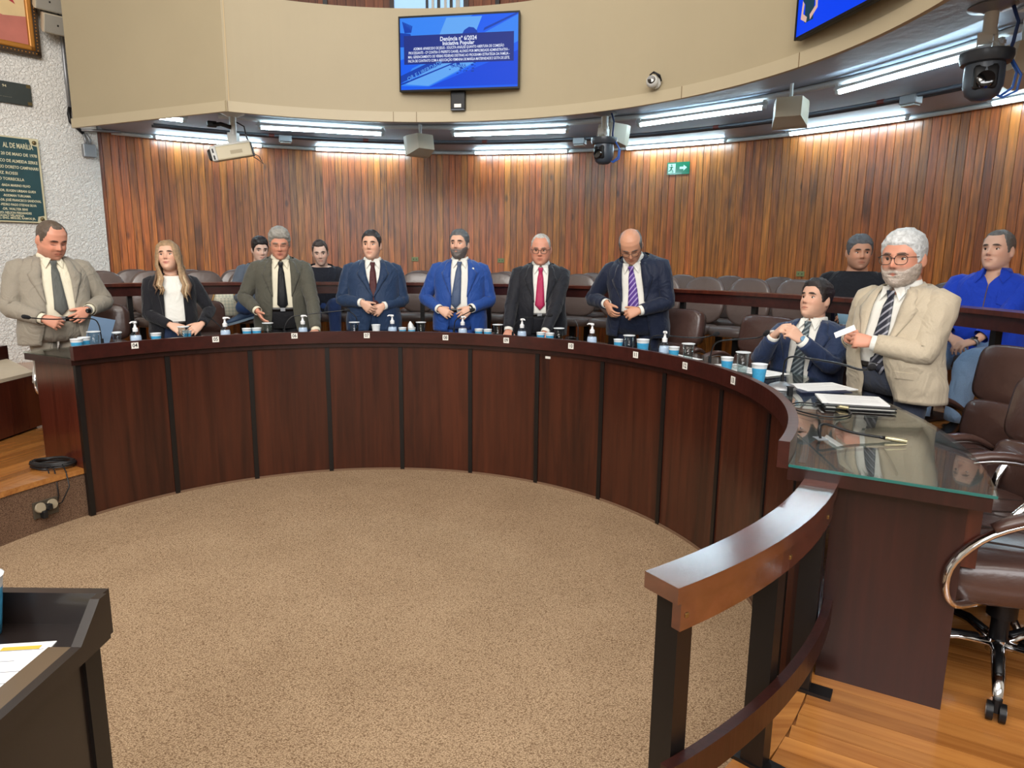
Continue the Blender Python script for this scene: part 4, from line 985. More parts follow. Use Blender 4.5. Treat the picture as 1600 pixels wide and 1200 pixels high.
    lp = np.maximum(G(x, .028) ** 2 * G(z + .0600, .0050), G(x, .025) ** 2 * G(z + .0705, .0055)) * (y > .06)
    blend(lp * 1.0, o.get('lip', np.array(tone[:3]) * [.86, .60, .57]))
    blend(.8 * G(x, .025) ** 2 * G(z + .0655, .0022) * (y > .06), np.array(tone[:3]) * [.35, .2, .2])
    for s in (-1, 1):
        bz = z - .0235 + .25 * np.maximum(np.abs(x) - .033, 0); blend(1.5 * G(np.abs(x - s * .031), .019) ** 2 * G(bz, .0055) * (y > .05) * (x * s > .008) * o.get('brow', 1.0), o.get('browc', hairc))
        if o.get('closed'): blend(1.2 * G(x - s * .031, .015) ** 2 * G(z + .006 - 6 * (x - s * .031) ** 2, .0028) * (y > .05), np.array(tone[:3]) * [.28, .18, .16])
        blend(.9 * G(x - s * .008, .005) * G(z + .0395, .004) * (y > .06), np.array(tone[:3]) * [.35, .2, .2])
    ca = m3.color_attributes.new('tone', 'FLOAT_COLOR', 'POINT'); buf = np.ones((n, 4), 'f'); buf[:, :3] = col; ca.data.foreach_set('color', buf.ravel())
    # brows, mouth line, eyes
    def surf(x_, z_):
        ths = np.linspace(-1.3, 1.3, 105); qs = [head_pt(z_, t_, o) for t_ in ths]; xs_ = [q[0] for q in qs]; i_ = int(np.argmin(np.abs(np.array(xs_) - x_))); return qs[i_][1]
    bc = hair_mat(tuple(o.get('browc', hairc)))
    for s in (-1, 1):
        eb = MB(); xs = np.linspace(.013, .052, 8); eb.tube([(s * x_, surf(s * x_, .024) + .0006, .021 + .0055 * math.sin(PI * (x_ - .008) / .052) - (.004 if x_ > .045 else 0)) for x_ in xs], [.002, .003, .0034, .0034, .0032, .0028, .0022, .0012], 8); eb.build('eyebrow', bc, p.t, True, hm)
    ml = mat('mouth_line', srgb(96, 48, 42), .6); lm = MB(); xs = np.linspace(-.025, .025, 11); dro = o.get('smile', 0)
    lm.tube([(x_, surf(x_, -.0652) + .0024, -.0652 + (dro + .0) * (abs(x_) / .025) ** 2 * .006) for x_ in xs], [.0005] + [.0013] * 9 + [.0005], 6); lm.build('mouth_line', ml, p.t, True, hm)
    if o.get('closed'):
        for s in (-1, 1):
            lb = MB(); xs = np.linspace(.017, .046, 8); lb.tube([(s * x_, surf(s * x_, -.004) + .0020, -.0035 - .0035 * math.sin(PI * (x_ - .017) / .029)) for x_ in xs], [.0007, .0012, .0015, .0016, .0016, .0015, .0012, .0007], 6); lb.build('eyelid', M_lid, p.t, True, hm)
    if not o.get('closed'):
        for s in (-1, 1):
            ey = head_pt(.001, math.asin(.031 / .0755) * .95, o)[1]
            eb = MB(); eb.ball((0, 0, 0), (.0142, .0118, .0094), 14, 10); e_ = eb.build('eye', M_eye, p.t, True, hm @ Matrix.Translation((s * .031, ey - .0068, .0005)))
            gx = o.get('gaze', (0, 0)); ib = MB(); ib.ball((0, 0, 0), (.0062, .0022, .0062), 12, 6); ib.build('iris', M_iris, e_, True, Matrix.Translation((gx[0] * .006, .0112, gx[1] * .003)))
            lb = MB(); lb.tube([(-.014, .0055, .002), (-.007, .0105, .0072), (.002, .0118, .008), (.010, .0095, .006), (.014, .005, .001)], [.0012, .002, .0022, .002, .0012], 6); lb.build('eyelid', M_lid, e_, True)
    return ob, hm
M_eye = mat('eye_white', srgb(222, 214, 206), .15); M_iris = mat('iris', srgb(34, 22, 16), .1); M_lid = mat('eyelid_line', srgb(96, 62, 50), .6)

def hair_mat(c): return mat('hair_%d_%d_%d' % tuple(int(q * 1000) for q in c[:3]), c, .45, noise_s=60, noise_v=.3, bump=.5, bump_s=160)
def hair(p, hm, o, c, style='short', thick=.013):
    rr = []; nz, nt = 46, 64
    if style == 'bald': return
    for i in range(nz):
        z = -.1 + .222 * i / (nz - 1) + .001; ring = []
        for j in range(nt):
            th = 2 * PI * j / nt - PI; x, y, zz = head_pt(z, th, dict(o, nose=0)); a = abs(th)
            fz = o.get('hairline', .064)                              # height of the hairline over the forehead
            hl = tab([(0, fz), (.45, fz + .002), (.75, fz - .012 - o.get('temple', 0) * -.02), (1.05, .02), (1.3, -.028), (1.45, -.02), (1.62, -.005), (1.9, .0), (2.1, -.045), (2.6, -.07), (3.2, -.078)], a)
            mk = sstep(-.004, .014, zz - hl)
            if style == 'sides':                                     # bald crown, hair at the sides and back
                mk *= 1 - sstep(.052, .075, zz + .012 * math.cos(a)) * (1 if a < 2.3 else .75); mk *= sstep(.9, 1.2, a)
            t_ = thick * (.55 + .45 * sstep(.0, .09, zz)) * (1 + .35 * noise.noise(Vector((x * 60, y * 60, z * 60))))
            if style == 'volume': t_ *= 1.25 + .5 * sstep(.04, .1, zz) * sstep(-.02, .06, y)
            off = t_ * mk - .004
            nr = Vector((x * 1.3, y + .01, zz * .9 if zz > 0 else zz * .2)).normalized()
            q = Vector((x, y, zz)) + nr * off; ring.append(tuple(q))
        rr.append(ring)
    b = MB(); b.rings(rr, True, True); ob = b.build('hair', hair_mat(c), p.t, True, hm)
    return ob
def beard(p, hm, o, c, thick=.007):
    rr = []
    for i in range(26):
        z = -.122 + .10 * i / 25; ring = []
        for j in range(41):
            th = lerp(-1.75, 1.75, j / 40); x, y, zz = head_pt(z, th, dict(o, nose=0)); a = abs(th)
            top = tab([(0, -.047), (.16, -.045), (.3, -.052), (.55, -.05), (.9, -.035), (1.2, -.02), (1.5, .0), (1.8, .01)], a)
            mk = sstep(-.006, .008, top - zz) * (1 - sstep(1.55, 1.75, a))
            mk *= 1 - gs(x, .017) ** 2 * gs(zz + .0655, .009) * (y > 0) * 1.0
            t_ = thick * (1 + .4 * noise.noise(Vector((x * 80, y * 80, z * 80)))); nr = Vector((x * 1.2, y + .01, min(0, zz + .08) * 2)).normalized()
            ring.append(tuple(Vector((x, y, zz)) + nr * (t_ * mk - .004 + .002 * mk)))
        rr.append(ring)
    b = MB(); b.rings(rr, False, False); return b.build('beard', hair_mat(c), p.t, True, hm)
def glasses(p, hm, c, rim=.0014, w_=.024, h_=.018, full=True):
    b = MB(); y = .097
    for s in (-1, 1):
        pts = [(s * .033 + w_ * math.copysign(abs(math.cos(2 * PI * i / 24)) ** .75, math.cos(2 * PI * i / 24)), y - .006 * abs(math.cos(2 * PI * i / 24)) * 0 - .25 * abs(s * .033 + w_ * math.cos(2 * PI * i / 24)) * .2, -.002 + h_ * math.copysign(abs(math.sin(2 * PI * i / 24)) ** .8, math.sin(2 * PI * i / 24))) for i in range(25)]
        if not full: pts = pts[:13]
        b.tube(pts, rim, 6)
        b.tube([(s * (.033 + w_), y - .004, .008), (s * .075, y - .02, .009), (s * .082, -.005, .006), (s * .081, -.03, -.01)], rim * 1.1, 6)
    b.tube([(-.010, y, .004), (0, y + .002, .007), (.010, y, .004)], rim, 6)
    g = b.build('glasses', c, p.t, True, hm)
    for s in (-1, 1):
        b = MB(); n = 16; b.add([(s * .033 + w_ * .95 * math.cos(2 * PI * i / n), y - .004, -.002 + h_ * .95 * math.sin(2 * PI * i / n)) for i in range(n)], [tuple(range(n))]); b.build('lens', M_glass, g)
    return g

def cloth(name, c, rough=.8, fine=220, v=.05, sheen=.15, bump=.12, folds=.55):
    if name in MATS: return MATS[name]
    m = mat(name, c, rough, spec=.25, sheen=sheen, noise_s=fine, noise_v=v); nt = m.node_tree; b = nt.nodes['Principled BSDF']; L = nt.links.new
    tc = nt.nodes.new('ShaderNodeTexCoord'); mp = nt.nodes.new('ShaderNodeMapping'); mp.inputs['Scale'].default_value = (1, 1, .55); mp.inputs['Rotation'].default_value = (.3, .5, 0); L(tc.outputs['Object'], mp.inputs[0])
    n = nt.nodes.new('ShaderNodeTexNoise'); n.inputs['Scale'].default_value = 7.5; n.inputs['Detail'].default_value = 2.5; n.inputs['Distortion'].default_value = 2.2; L(mp.outputs[0], n.inputs['Vector'])
    n2 = nt.nodes.new('ShaderNodeTexNoise'); n2.inputs['Scale'].default_value = fine; L(tc.outputs['Object'], n2.inputs['Vector'])
    b1 = nt.nodes.new('ShaderNodeBump'); b1.inputs['Strength'].default_value = folds; b1.inputs['Distance'].default_value = .03; L(n.outputs[0], b1.inputs['Height'])
    b2 = nt.nodes.new('ShaderNodeBump'); b2.inputs['Strength'].default_value = bump; b2.inputs['Distance'].default_value = .006; L(n2.outputs[0], b2.inputs['Height']); L(b1.outputs[0], b2.inputs['Normal']); L(b2.outputs[0], b.inputs['Normal'])
    return m
def sleeve(mb, p, side, j, r=(.078, .070, .060, .050, .044), wr=.10, seed=0.0, end=.97, inset=0.0):
    sh, el, w_ = j; k = p.k; pts = []; rad = []
    inner = p.sp(side * .118, -.012, 1.40)
    n1, n2 = 10, 10
    path = [(inner, r[0] * .55), (lerp(inner, sh, .55), r[0] * .86), (sh + (sh - inner) * .05, r[0] * .98)]
    c1 = [lerp(sh, el, t) for t in np.linspace(.14, .92, n1)]; path += [(q, lerp(r[0], r[2], sstep(0, 1, i / (n1 - 1)))) for i, q in enumerate(c1)]
    path += [(lerp(lerp(sh, el, .97), lerp(el, w_, .03), .5), r[2] * 1.02)]
    c2 = [lerp(el, w_, t) for t in np.linspace(.09, end, n2)]; path += [(q, lerp(r[2], r[4], i / (n2 - 1))) for i, q in enumerate(c2)]
    pts = [q for q, _ in path]; rad = [x * k - inset for _, x in path]
    nn = 18; tmp = MB(); tmp.tube(pts, rad, nn, caps=False)
    m_ = len(pts)
    for i in range(m_):
        # folds gather on the inside of the elbow and near the cuff
        e = gs((i - 13.5) / 3.2, 1) * 1.0 + .45
        cpt = pts[i]
        for q in range(nn):
            v = Vector(tmp.v[i * nn + q]); d = v - cpt
            f = noise.noise(Vector((v.x * 14 + seed, v.y * 14, v.z * 14 + i * .9))) + .6 * math.sin(i * 2.1 + q * .7 + seed)
            tmp.v[i * nn + q] = tuple(cpt + d * (1 + wr * e * f * .55))
    mb.add(tmp.v, tmp.f)
def torso_shell(p, z0, z1, grow, opening=None, n=44, rows=34, wr=.02, seed=0.0, flare=0.0, mb=None, hemdrop=0.0):
    """rings of a garment; opening(z) gives the half width of the front gap"""
    mb = mb or MB(); rr = []
    for i in range(rows):
        z = lerp(z0, z1, i / (rows - 1)); a, b_, yo = p.sect(z, grow)
        v = opening(z) if opening else 0.0
        q = min(.97, max(0, v) / a); g = math.asin(q ** 1.25) if v > 0 else 0.0
        ring = []
        for j in range(n + (1 if opening else 0)):
            th = lerp(g, 2 * PI - g, j / n)
            x, y, zz = p.ring(z, th, grow + flare * max(0, (1.0 - z)), wr, seed)
            if opening and v <= .012 and j in (0, 1, n, n - 1): y += .004 * (1 if j < 3 else -1)
            ring.append(tuple(p.sp(x, y, zz)))
        rr.append(ring)
    mb.rings(rr, not opening, False); return mb
def solid(o, th=.006, off=0.0):
    m = o.modifiers.new('thickness', 'SOLIDIFY'); m.thickness = th; m.offset = off; return o
def jacket(p, c, hands, op, z0=.80, grow=.022, lapel=True, seed=0.0, wr=.022, sl=(.080, .071, .061, .052, .046), button=1.13, end=.93, flare=.05, pocket=True, lapw=.075):
    opening = lambda z: tab(op, z)
    mb = torso_shell(p, z0, 1.470, grow, opening, seed=seed, wr=wr, flare=flare)
    for side, h in hands.items(): sleeve(mb, p, side, h['j'], sl, seed=seed + side, end=h.get('cuff', end))
    jk = solid(mb.build('jacket', c, p.t, True), .005, 0)
    if lapel:
        for s in (-1, 1):
            b = MB(); rr = []
            zs = np.linspace(button, 1.458, 16)
            for z in zs:
                v = opening(z); t = (z - button) / (1.458 - button)
                wd_ = lapw * tab([(0, .05), (.25, .45), (.6, .95), (.72, 1.12), (.74, .72), (.86, .70), (1, .5)], t)
                ring = []
                for q in (0, .35, .7, 1):
                    x = (v - .004 + wd_ * q); y = p.front_y(z, min(x, .19), grow) + .006 + .006 * math.sin(q * PI * .8) - .004 * (q == 1)
                    if z > 1.425: y = min(y, p.front_y(1.425, min(x, .16), grow) + .006)
                    ring.append(tuple(p.sp(s * x, y, z)))
                rr.append(ring)
            b.rings(rr, False, False); solid(b.build('lapel', c, jk, True), .004)
        b = MB(); rr = []                       # collar round the neck
        for j in range(17):
            th = lerp(-2.35, 2.35, j / 16) + PI; cs, sn = math.cos(th), math.sin(th)
            ring = []
            for z, rx, ry in ((1.432, .128, .096), (1.458, .100, .086), (1.484, .084, .077), (1.480, .078, .070)):
                dz = -.02 * sstep(.3, -.8, -cs)
                ring.append(tuple(p.sp(rx * sn, ry * cs - .018, z + dz)))
            rr.append(ring)
        b.rings(rr, False, False); solid(b.build('collar', c, jk, True), .004)
    if pocket:
        for s in (-1, 1):
            b = MB(); rr = []
            for q in np.linspace(.10, .175, 6): rr.append([tuple(p.sp(s * q, p.front_y(z, min(q, .19), grow + flare * max(0, 1 - z)) + .005, z)) for z in (.985, .965, .945)])
            b.rings(rr, False, False); solid(b.build('pocket_flap', c, jk), .003)
    return jk
def shirt(p, c, hands=None, z0=.985, grow=.004, collar=True, cuffs=True, spread=.034, cuff_r=.040, seed=3.0):
    mb = torso_shell(p, z0, 1.462, grow, None, rows=26, wr=.012, seed=seed)
    sh = mb.build('shirt', c, p.t, True)
    if collar:
        b = MB(); rr = []
        for j in range(25):
            th = lerp(.20, 2 * PI - .20, j / 24); cs, sn = math.cos(th), math.sin(th); fr = sstep(.2, .95, cs); rr.append([tuple(p.sp(rx * sn, ry * cs - .014 + .012 * fr, z - .018 * fr)) for z, rx, ry in ((1.44, .076, .076), (1.47, .067, .068), (1.500, .0645, .066), (1.501, .068, .069), (1.466, .078, .077))])
        b.rings(rr, False, False); solid(b.build('collar', c, sh, True), .003)
        for s in (-1, 1):
            b = MB(); f = lambda x, z, o_=.014: tuple(p.sp(s * x, max(p.front_y(min(z, 1.425), x, grow), .058) + o_, z))
            b.add([f(.006, 1.472), f(.052, 1.472, .002), f(.062, 1.438, .004), f(.050, 1.394), f(.022, 1.440)], [(0, 1, 2, 3, 4)]); solid(b.build('collar_point', c, sh), .004)
    if cuffs and hands:
        for side, h in hands.items():
            s_, e_, w_ = h['j']; d = (w_ - e_).normalized(); b = MB(); k = p.k
            b.tube([w_ - d * .055, w_ - d * .02, w_ + d * .008], [cuff_r * k, cuff_r * k * .98, cuff_r * k * .95], 16, caps=False); solid(b.build('cuff', c, sh, True), .003)
    return sh
def tie(p, c, z1=1.02, w_=.042, grow=.006, sway=0.0, z_knot=1.444):
    b = MB(); rr = []
    prof = [(z_knot + .008, .020), (z_knot - .012, .019), (z_knot - .035, .014), (z_knot - .04, .016), (1.36, .024), (1.25, .031), (1.15, .037), (z1 + .05, w_), (z1, .002)]
    for z, hw in prof:
        knot = .010 if z > z_knot - .038 else .004
        rr.append([tuple(p.sp(x + sway * (z_knot - z), max(p.front_y(min(z, 1.415), 0, grow), .05 if z < 1.415 else .062) + knot + .003 * (1 - (x / max(hw, 1e-4)) ** 2) + .004, z)) for x in (-hw, -hw * .4, hw * .4, hw)])
    b.rings(rr, False, False); return solid(b.build('tie', c, p.t, True), .005)
def striped(name, c0, c1, scale=60, ang=(.6, 0, .8), pw=.5, rough=.45):
    m = mat(name, c0, rough); nt = m.node_tree; b = nt.nodes['Principled BSDF']
    tc = nt.nodes.new('ShaderNodeTexCoord'); w_ = nt.nodes.new('ShaderNodeVectorMath'); w_.operation = 'DOT_PRODUCT'; w_.inputs[1].default_value = ang; nt.links.new(tc.outputs['Object'], w_.inputs[0])
    s = nt.nodes.new('ShaderNodeMath'); s.operation = 'MULTIPLY'; s.inputs[1].default_value = scale; nt.links.new(w_.outputs['Value'], s.inputs[0])
    f = nt.nodes.new('ShaderNodeMath'); f.operation = 'FRACT'; nt.links.new(s.outputs[0], f.inputs[0])
    g = nt.nodes.new('ShaderNodeMath'); g.operation = 'GREATER_THAN'; g.inputs[1].default_value = pw; nt.links.new(f.outputs[0], g.inputs[0])
    mx = nt.nodes.new('ShaderNodeMix'); mx.data_type = 'RGBA'; mx.inputs['A'].default_value = c0; mx.inputs['B'].default_value = c1; nt.links.new(g.outputs[0], mx.inputs['Factor']); nt.links.new(mx.outputs['Result'], b.inputs['Base Color'])
    return m
M_shoe = mat('black_shoe', srgb(20, 18, 18), .3, coat=.3)
def shoe(p, ank, fw, c=None, parent=None, s=1.0, sole=None):
    fw = Vector(fw).normalized(); up = Vector((0, 0, 1)); up = (up - fw * up.dot(fw)).normalized(); rt = fw.cross(up)
    m = Matrix(((rt.x, fw.x, up.x, ank[0]), (rt.y, fw.y, up.y, ank[1]), (rt.z, fw.z, up.z, ank[2]), (0, 0, 0, 1)))
    b = MB(); rr = []
    for y, w_, h in ((-.075, .02, .03), (-.07, .033, .055), (-.03, .037, .085), (.03, .04, .075), (.09, .046, .052), (.15, .045, .04), (.185, .03, .03), (.197, .012, .02)):
        rr.append([(w_ * math.cos(2 * PI * j / 14) * s, y * s, (max(-1, math.sin(2 * PI * j / 14)) * (h / 2) + h / 2 - .085) * s) for j in range(14)])
    b.rings(rr); o = b.build('shoe', c or M_shoe, parent or p.t, True, m)
    b = MB(); pts = [(.034, -.07), (.041, 0), (.049, .09), (.047, .15), (.03, .19), (0, .203), (-.03, .19), (-.047, .15), (-.049, .09), (-.041, 0), (-.034, -.07), (0, -.082)]
    b.prism([(x * s, y * s) for x, y in pts], -.098 * s, -.078 * s); b.build('sole', sole or M_black, o, 40)
    return o
def trousers(p, c, knees=None, feet=None, belt=True, shoes=True, r=(.094, .078, .062, .058), seed=0.0, shoec=None, sole=None, name='trousers', hipw=.09, fdir=(0, 1, 0)):
    """knees / feet in the person's own frame; standing by default"""
    k = p.k; mb = MB(); hip_z = .88
    rr = []
    for z in (.82, .88, .95, 1.02):
        rr.append([tuple(p.sp(*p.ring(z, 2 * PI * j / 24, .012 if z > .85 else -.02, .006, seed))) for j in range(24)])
    mb.rings(rr)
    for s in (-1, 1):
        hp = p.sp(s * hipw, 0, hip_z)
        kn = Vector(knees[s]) if knees else Vector((s * .095 * k, .015, .49 * k)); ft = Vector(feet[s]) if feet else Vector((s * .10 * k, -.02, .10 * k))
        n = 8; path = [(lerp(hp, kn, t), lerp(r[0], r[1], t)) for t in np.linspace(-.05, .94, n)] + [(lerp(kn, ft, t), lerp(r[1] * .98, r[3], t)) for t in np.linspace(.06, 1.0, n)]
        tmp = MB(); tmp.tube([q for q, _ in path], [x * k for _, x in path], 16, caps=True)
        for i in range(len(path)):
            for q in range(16):
                v = Vector(tmp.v[i * 16 + q]); f = noise.noise(v * 16) + .7 * math.sin(i * 2.3 + q * .6); tmp.v[i * 16 + q] = tuple(path[i][0] + (v - path[i][0]) * (1 + .035 * f * (1 + gs(i - 8, 2))))
        mb.add(tmp.v, tmp.f)
        if shoes: shoe(p, ft + Vector((0, 0, 0)), fdir if not isinstance(fdir, dict) else fdir[s], shoec, None, k, sole)
    o = mb.build(name, c, p.t, True)
    if belt and p.sit is None:
        b = MB(); rr = [[tuple(p.sp(*p.ring(z, 2 * PI * j / 32, .015))) for j in range(32)] for z in (.985, 1.02)]
        b.rings(rr, True, False); solid(b.build('belt', mat('belt', srgb(24, 18, 16), .35), o, True), .004)
        b = MB(); y = p.front_y(1.0, 0, .016); b.box(tuple(p.sp(0, y + .006, 1.002)), (.04, .008, .03)); b.build('buckle', M_steel, o)
    return o
def watch(p, h, c=None, face_=None, r=.031):
    s_, e_, w_ = h['j']; d = (w_ - e_).normalized(); k = p.k; b = MB()
    b.tube([w_ - d * .005, w_ + d * .014], [r * k, r * k * .97], 16, caps=False); o = solid(b.build('watch', c or M_blackp, p.t, True), .004)
    n = Vector(h['n']).normalized(); c_ = w_ + d * .005 - n * r * k * .85; b = MB()
    q = d.to_track_quat('Z', 'Y').to_matrix().to_4x4(); z = -n; x = d; y = z.cross(x).normalized(); x = y.cross(z)
    m = Matrix(((x.x, y.x, z.x, c_.x), (x.y, y.y, z.y, c_.y), (x.z, y.z, z.z, c_.z), (0, 0, 0, 1)))
    b.lathe([(.019, -.002), (.019, .007), (.016, .009)], 16, m=m); b.build('watch_face', face_ or M_lens, o, 40)
# ================================================================ the people
def HD(p, side, center, u, n, world=True, reach=.09, pole=None, **kw):
    c = p.Mi @ Vector(center) if world else Vector(center)
    u = nrm(u); w_ = c - u * reach * p.k
    j = p.arm(side, w_, pole); kw.update(j=j, u=u, n=Vector(n)); return kw
T_fair = srgb(224, 176, 150); T_tan = srgb(206, 150, 120); T_ruddy = srgb(214, 150, 124); T_pale = srgb(226, 188, 168)
M_shirtw = cloth('white_shirt', srgb(236, 234, 226), .8, 200, .03, .0, folds=.3); M_shirtc = cloth('cream_shirt', srgb(232, 224, 200), .8, 200, .03, .0, folds=.3)
OPEN = [(.80, .085), (1.0, .070), (1.13, .072), (1.3, .082), (1.42, .078), (1.475, .066), (1.49, .062)]
BUTT = [(.80, .045), (.95, .02), (1.08, .004), (1.13, .006), (1.22, .030), (1.34, .058), (1.43, .068), (1.475, .062), (1.49, .060)]
def suit(p, hands, c, op, shc, tiec=None, tie_z=1.02, seed=0.0, trc=None, **kw):
    shirt(p, shc, hands, seed=seed + 2, cuff_r=kw.pop('cuff_r', .040))
    if tiec: tie(p, tiec, tie_z, sway=kw.pop('sway', 0.0))
    kw.pop('sway', None)
    knees = kw.pop('knees', None); feet = kw.pop('feet', None); fd = kw.pop('fdir', (0, 1, 0))
    jk = jacket(p, c, hands, op, seed=seed, **kw)
    trousers(p, trc or c, knees, feet, seed=seed, fdir=fd)
    return jk
G_dark = mat('spectacle_dark', srgb(30, 24, 24), .3); G_thin = mat('spectacle_metal', srgb(120, 112, 104), .3, metal=.7)

# 1 light grey suit, far left
o = dict(hw=1.06, jaw=1.16, neck=1.15, cheek=.006, closed=True, hairline=.088, temple=1.4, stub=(srgb(150, 110, 92), .35), browc=srgb(60, 42, 34))
p = Person('person in a light grey suit and grey tie looking down', P(35.9, 3.10, ZP), (.72, -.69), 1.67, 1.12, .07, bend=4, head=(16, 20, 0), hs=1.06)
hands = {1: HD(p, 1, P(34.2, 2.86, 1.262), (-.80, .25, -.42), (-.25, -.9, -.2), curl=(35, 35, 25), thumb=(20, 20)), -1: HD(p, -1, P(37.4, 2.86, 1.305), (.72, .30, -.50), (-.2, -.85, .15), curl=(28, 30, 20))}
b_, hm = person_body(p, T_ruddy, hands, srgb(70, 52, 42), o)
hair(p, hm, o, srgb(92, 78, 66), 'short', .0075)
suit(p, hands, cloth('suit_light_grey', srgb(150, 142, 128)), [(.80, .12), (.95, .10), (1.08, .088), (1.3, .09), (1.43, .078), (1.475, .066), (1.49, .06)], M_shirtc, cloth('tie_grey', srgb(92, 94, 90), .6), 1.03, seed=1.0, sl=(.090, .082, .070, .060, .050))
watch(p, hands[-1], M_steel)
# 2 woman
o = dict(hw=1.0, jaw=.96, neck=.88, nose=.85, smile=.8, hairline=.066, lip=srgb(186, 96, 88), browc=srgb(74, 50, 38), gaze=(.25, .6), cheek=.002)
p = Person('person with long blonde hair in a black blazer over a white top', P(51.4, 3.02, ZP), (.50, -.866), 1.53, .95, .02, head=(-18, -12, 4), hs=.97)
hands = {1: HD(p, 1, P(50.9, 2.76, 1.17), (-.75, .45, -.45), (-.1, -.75, -.5), curl=(40, 40, 25)), -1: HD(p, -1, P(53.2, 2.76, 1.165), (.75, .40, -.45), (.1, -.8, -.4), curl=(35, 35, 25))}
b_, hm = person_body(p, T_fair, hands, srgb(90, 64, 46), o)
hc_ = srgb(158, 128, 94)
hair(p, hm, o, hc_, 'short', .015)
hm_ = hair_mat(hc_); hd_ = hair_mat(srgb(104, 78, 58)); hl_ = hair_mat(srgb(196, 172, 138))
rnd = random.Random(5)
def lock(pts, r0, m, name='hair_lock'):
    b = MB(); n = len(pts); b.tube(pts, [r0 * (.8 + .5 * math.sin(PI * (i + .6) / n)) * (1 if i < n - 1 else .25) for i in range(n)], 8, flat=.5); return b.build(name, m, p.t, True)
hmi = hm
for s in (-1, 1):
    for k in range(11):
        a = lerp(.80, 2.9, k / 10.0) * s; ft = k < 6
        x0, y0, z0 = head_pt(.075, a, o); x1, y1, _ = head_pt(.0, a, o); x2, y2, _ = head_pt(-.06, a, o)
        q0 = hm @ Vector((x0 * .6, y0 * .6, .118)); q1 = hm @ Vector((x0 * 1.16, y0 * 1.12, .078)); q2 = hm @ Vector((x1 * 1.20, y1 * 1.04 - .01, .0)); q3 = hm @ Vector((s * max(.085, abs(x2) * 1.35), y2 * (.75 if ft else 1.1) - .012, -.075))
        xx = .085 + .022 * (k % 4) + rnd.uniform(-.006, .006); ln = (1.22 if s < 0 else 1.29) + rnd.uniform(-.03, .04)
        yf = lambda z, g_=.034: (p.front_y(min(z, 1.40), min(xx, .15), .022) + g_) if ft else -(p.front_y(min(z, 1.40), min(xx, .15), .022) + .03)
        pts = [q0, q1, lerp(q1, q2, .5), q2, q3, p.sp(s * (xx * .95), yf(1.40), 1.415), p.sp(s * (xx + .016), yf(1.36), 1.355), p.sp(s * (xx - .006), yf(1.30), (1.355 + ln) / 2), p.sp(s * (xx + .012), yf(ln), ln)]
        lock(pts, .0155, (hm_, hl_, hm_, hd_)[k % 4] if k > 1 else hm_)
b = MB(); rr = []
mb = torso_shell(p, .90, 1.438, .004, None, rows=24, wr=.01, seed=4); mb.build('top', cloth('white_top', srgb(238, 236, 228), .8, 160, .03), p.t, True)
BLZ = [(.80, .12), (1.0, .095), (1.2, .090), (1.34, .092), (1.42, .084), (1.475, .07), (1.49, .066)]
jacket(p, cloth('blazer_black', srgb(26, 26, 32)), hands, BLZ, seed=2.5, sl=(.072, .062, .054, .047, .040), button=1.02, lapw=.05, z0=.86, end=.96, pocket=False)
trousers(p, cloth('jeans_dark', srgb(48, 62, 92), .8, 300, .2), seed=2.0)
b = MB(); b.tube([tuple(p.sp(.066 * math.sin(t), .066 * math.cos(t) * 1.0 - .004 + .012, 1.465 - .022 * math.cos(t))) for t in np.linspace(-2.4, 2.4, 20)], .0016, 5); b.build('necklace', mat('gold', srgb(190, 140, 80), .3, metal=.8), p.t, True)
# 3 olive suit
o = dict(jaw=1.05, closed=True, hairline=.058, browc=srgb(150, 134, 120), nose=1.15, lip=srgb(176, 96, 86))
p = Person('person with wavy grey hair in an olive grey suit and black tie', P(68.3, 3.12, ZP), (.32, -.947), 1.68, 1.12, .04, bend=9, head=(0, 10, 0), hs=1.04)
hands = {1: HD(p, 1, P(64.5, 2.83, 1.225), (-.42, .45, -.78), (-.75, -.1, .35), curl=(14, 18, 12), thumb=(45, 5)), -1: HD(p, -1, P(73.0, 2.60, 1.118), (.25, .97, -.08), (0, .05, -1), curl=(6, 8, 6), spread=9)}
b_, hm = person_body(p, T_ruddy, hands, srgb(150, 140, 130), o)
hair(p, hm, o, srgb(150, 146, 138), 'volume', .017)
suit(p, hands, cloth('suit_olive', srgb(84, 82, 72)), [(.80, .10), (.95, .085), (1.08, .078), (1.3, .078), (1.43, .074), (1.475, .064), (1.49, .06)], M_shirtc, cloth('tie_black', srgb(20, 20, 24), .5), 1.0, seed=3.3, trc=cloth('trousers_black', srgb(26, 26, 30)))
glasses(p, hm, G_thin, .0009, full=False)
# 4 dark teal blue suit
o = dict(jaw=1.02, hairline=.066, browc=srgb(40, 30, 26), gaze=(.5, 0))
p = Person('person with dark hair in a dark blue suit and maroon tie, hands clasped low', P(83.4, 3.04, ZP), (.20, -.98), 1.665, 1.14, .05, head=(-14, -2, 0), hs=1.02)
hands = {1: HD(p, 1, P(83.0, 2.80, 1.305), (-.70, .25, -.62), (-.45, -.8, -.1), curl=(30, 35, 25)), -1: HD(p, -1, P(84.2, 2.84, 1.275), (.72, .25, -.62), (.3, -.9, -.2), curl=(40, 40, 30))}
b_, hm = person_body(p, T_fair, hands, srgb(36, 28, 26), o)
hair(p, hm, o, srgb(38, 32, 32), 'short', .013)
suit(p, hands, cloth('suit_navy_teal', srgb(34, 54, 84), .6), BUTT, M_shirtw, cloth('tie_maroon', srgb(76, 34, 36), .55), seed=4.7)
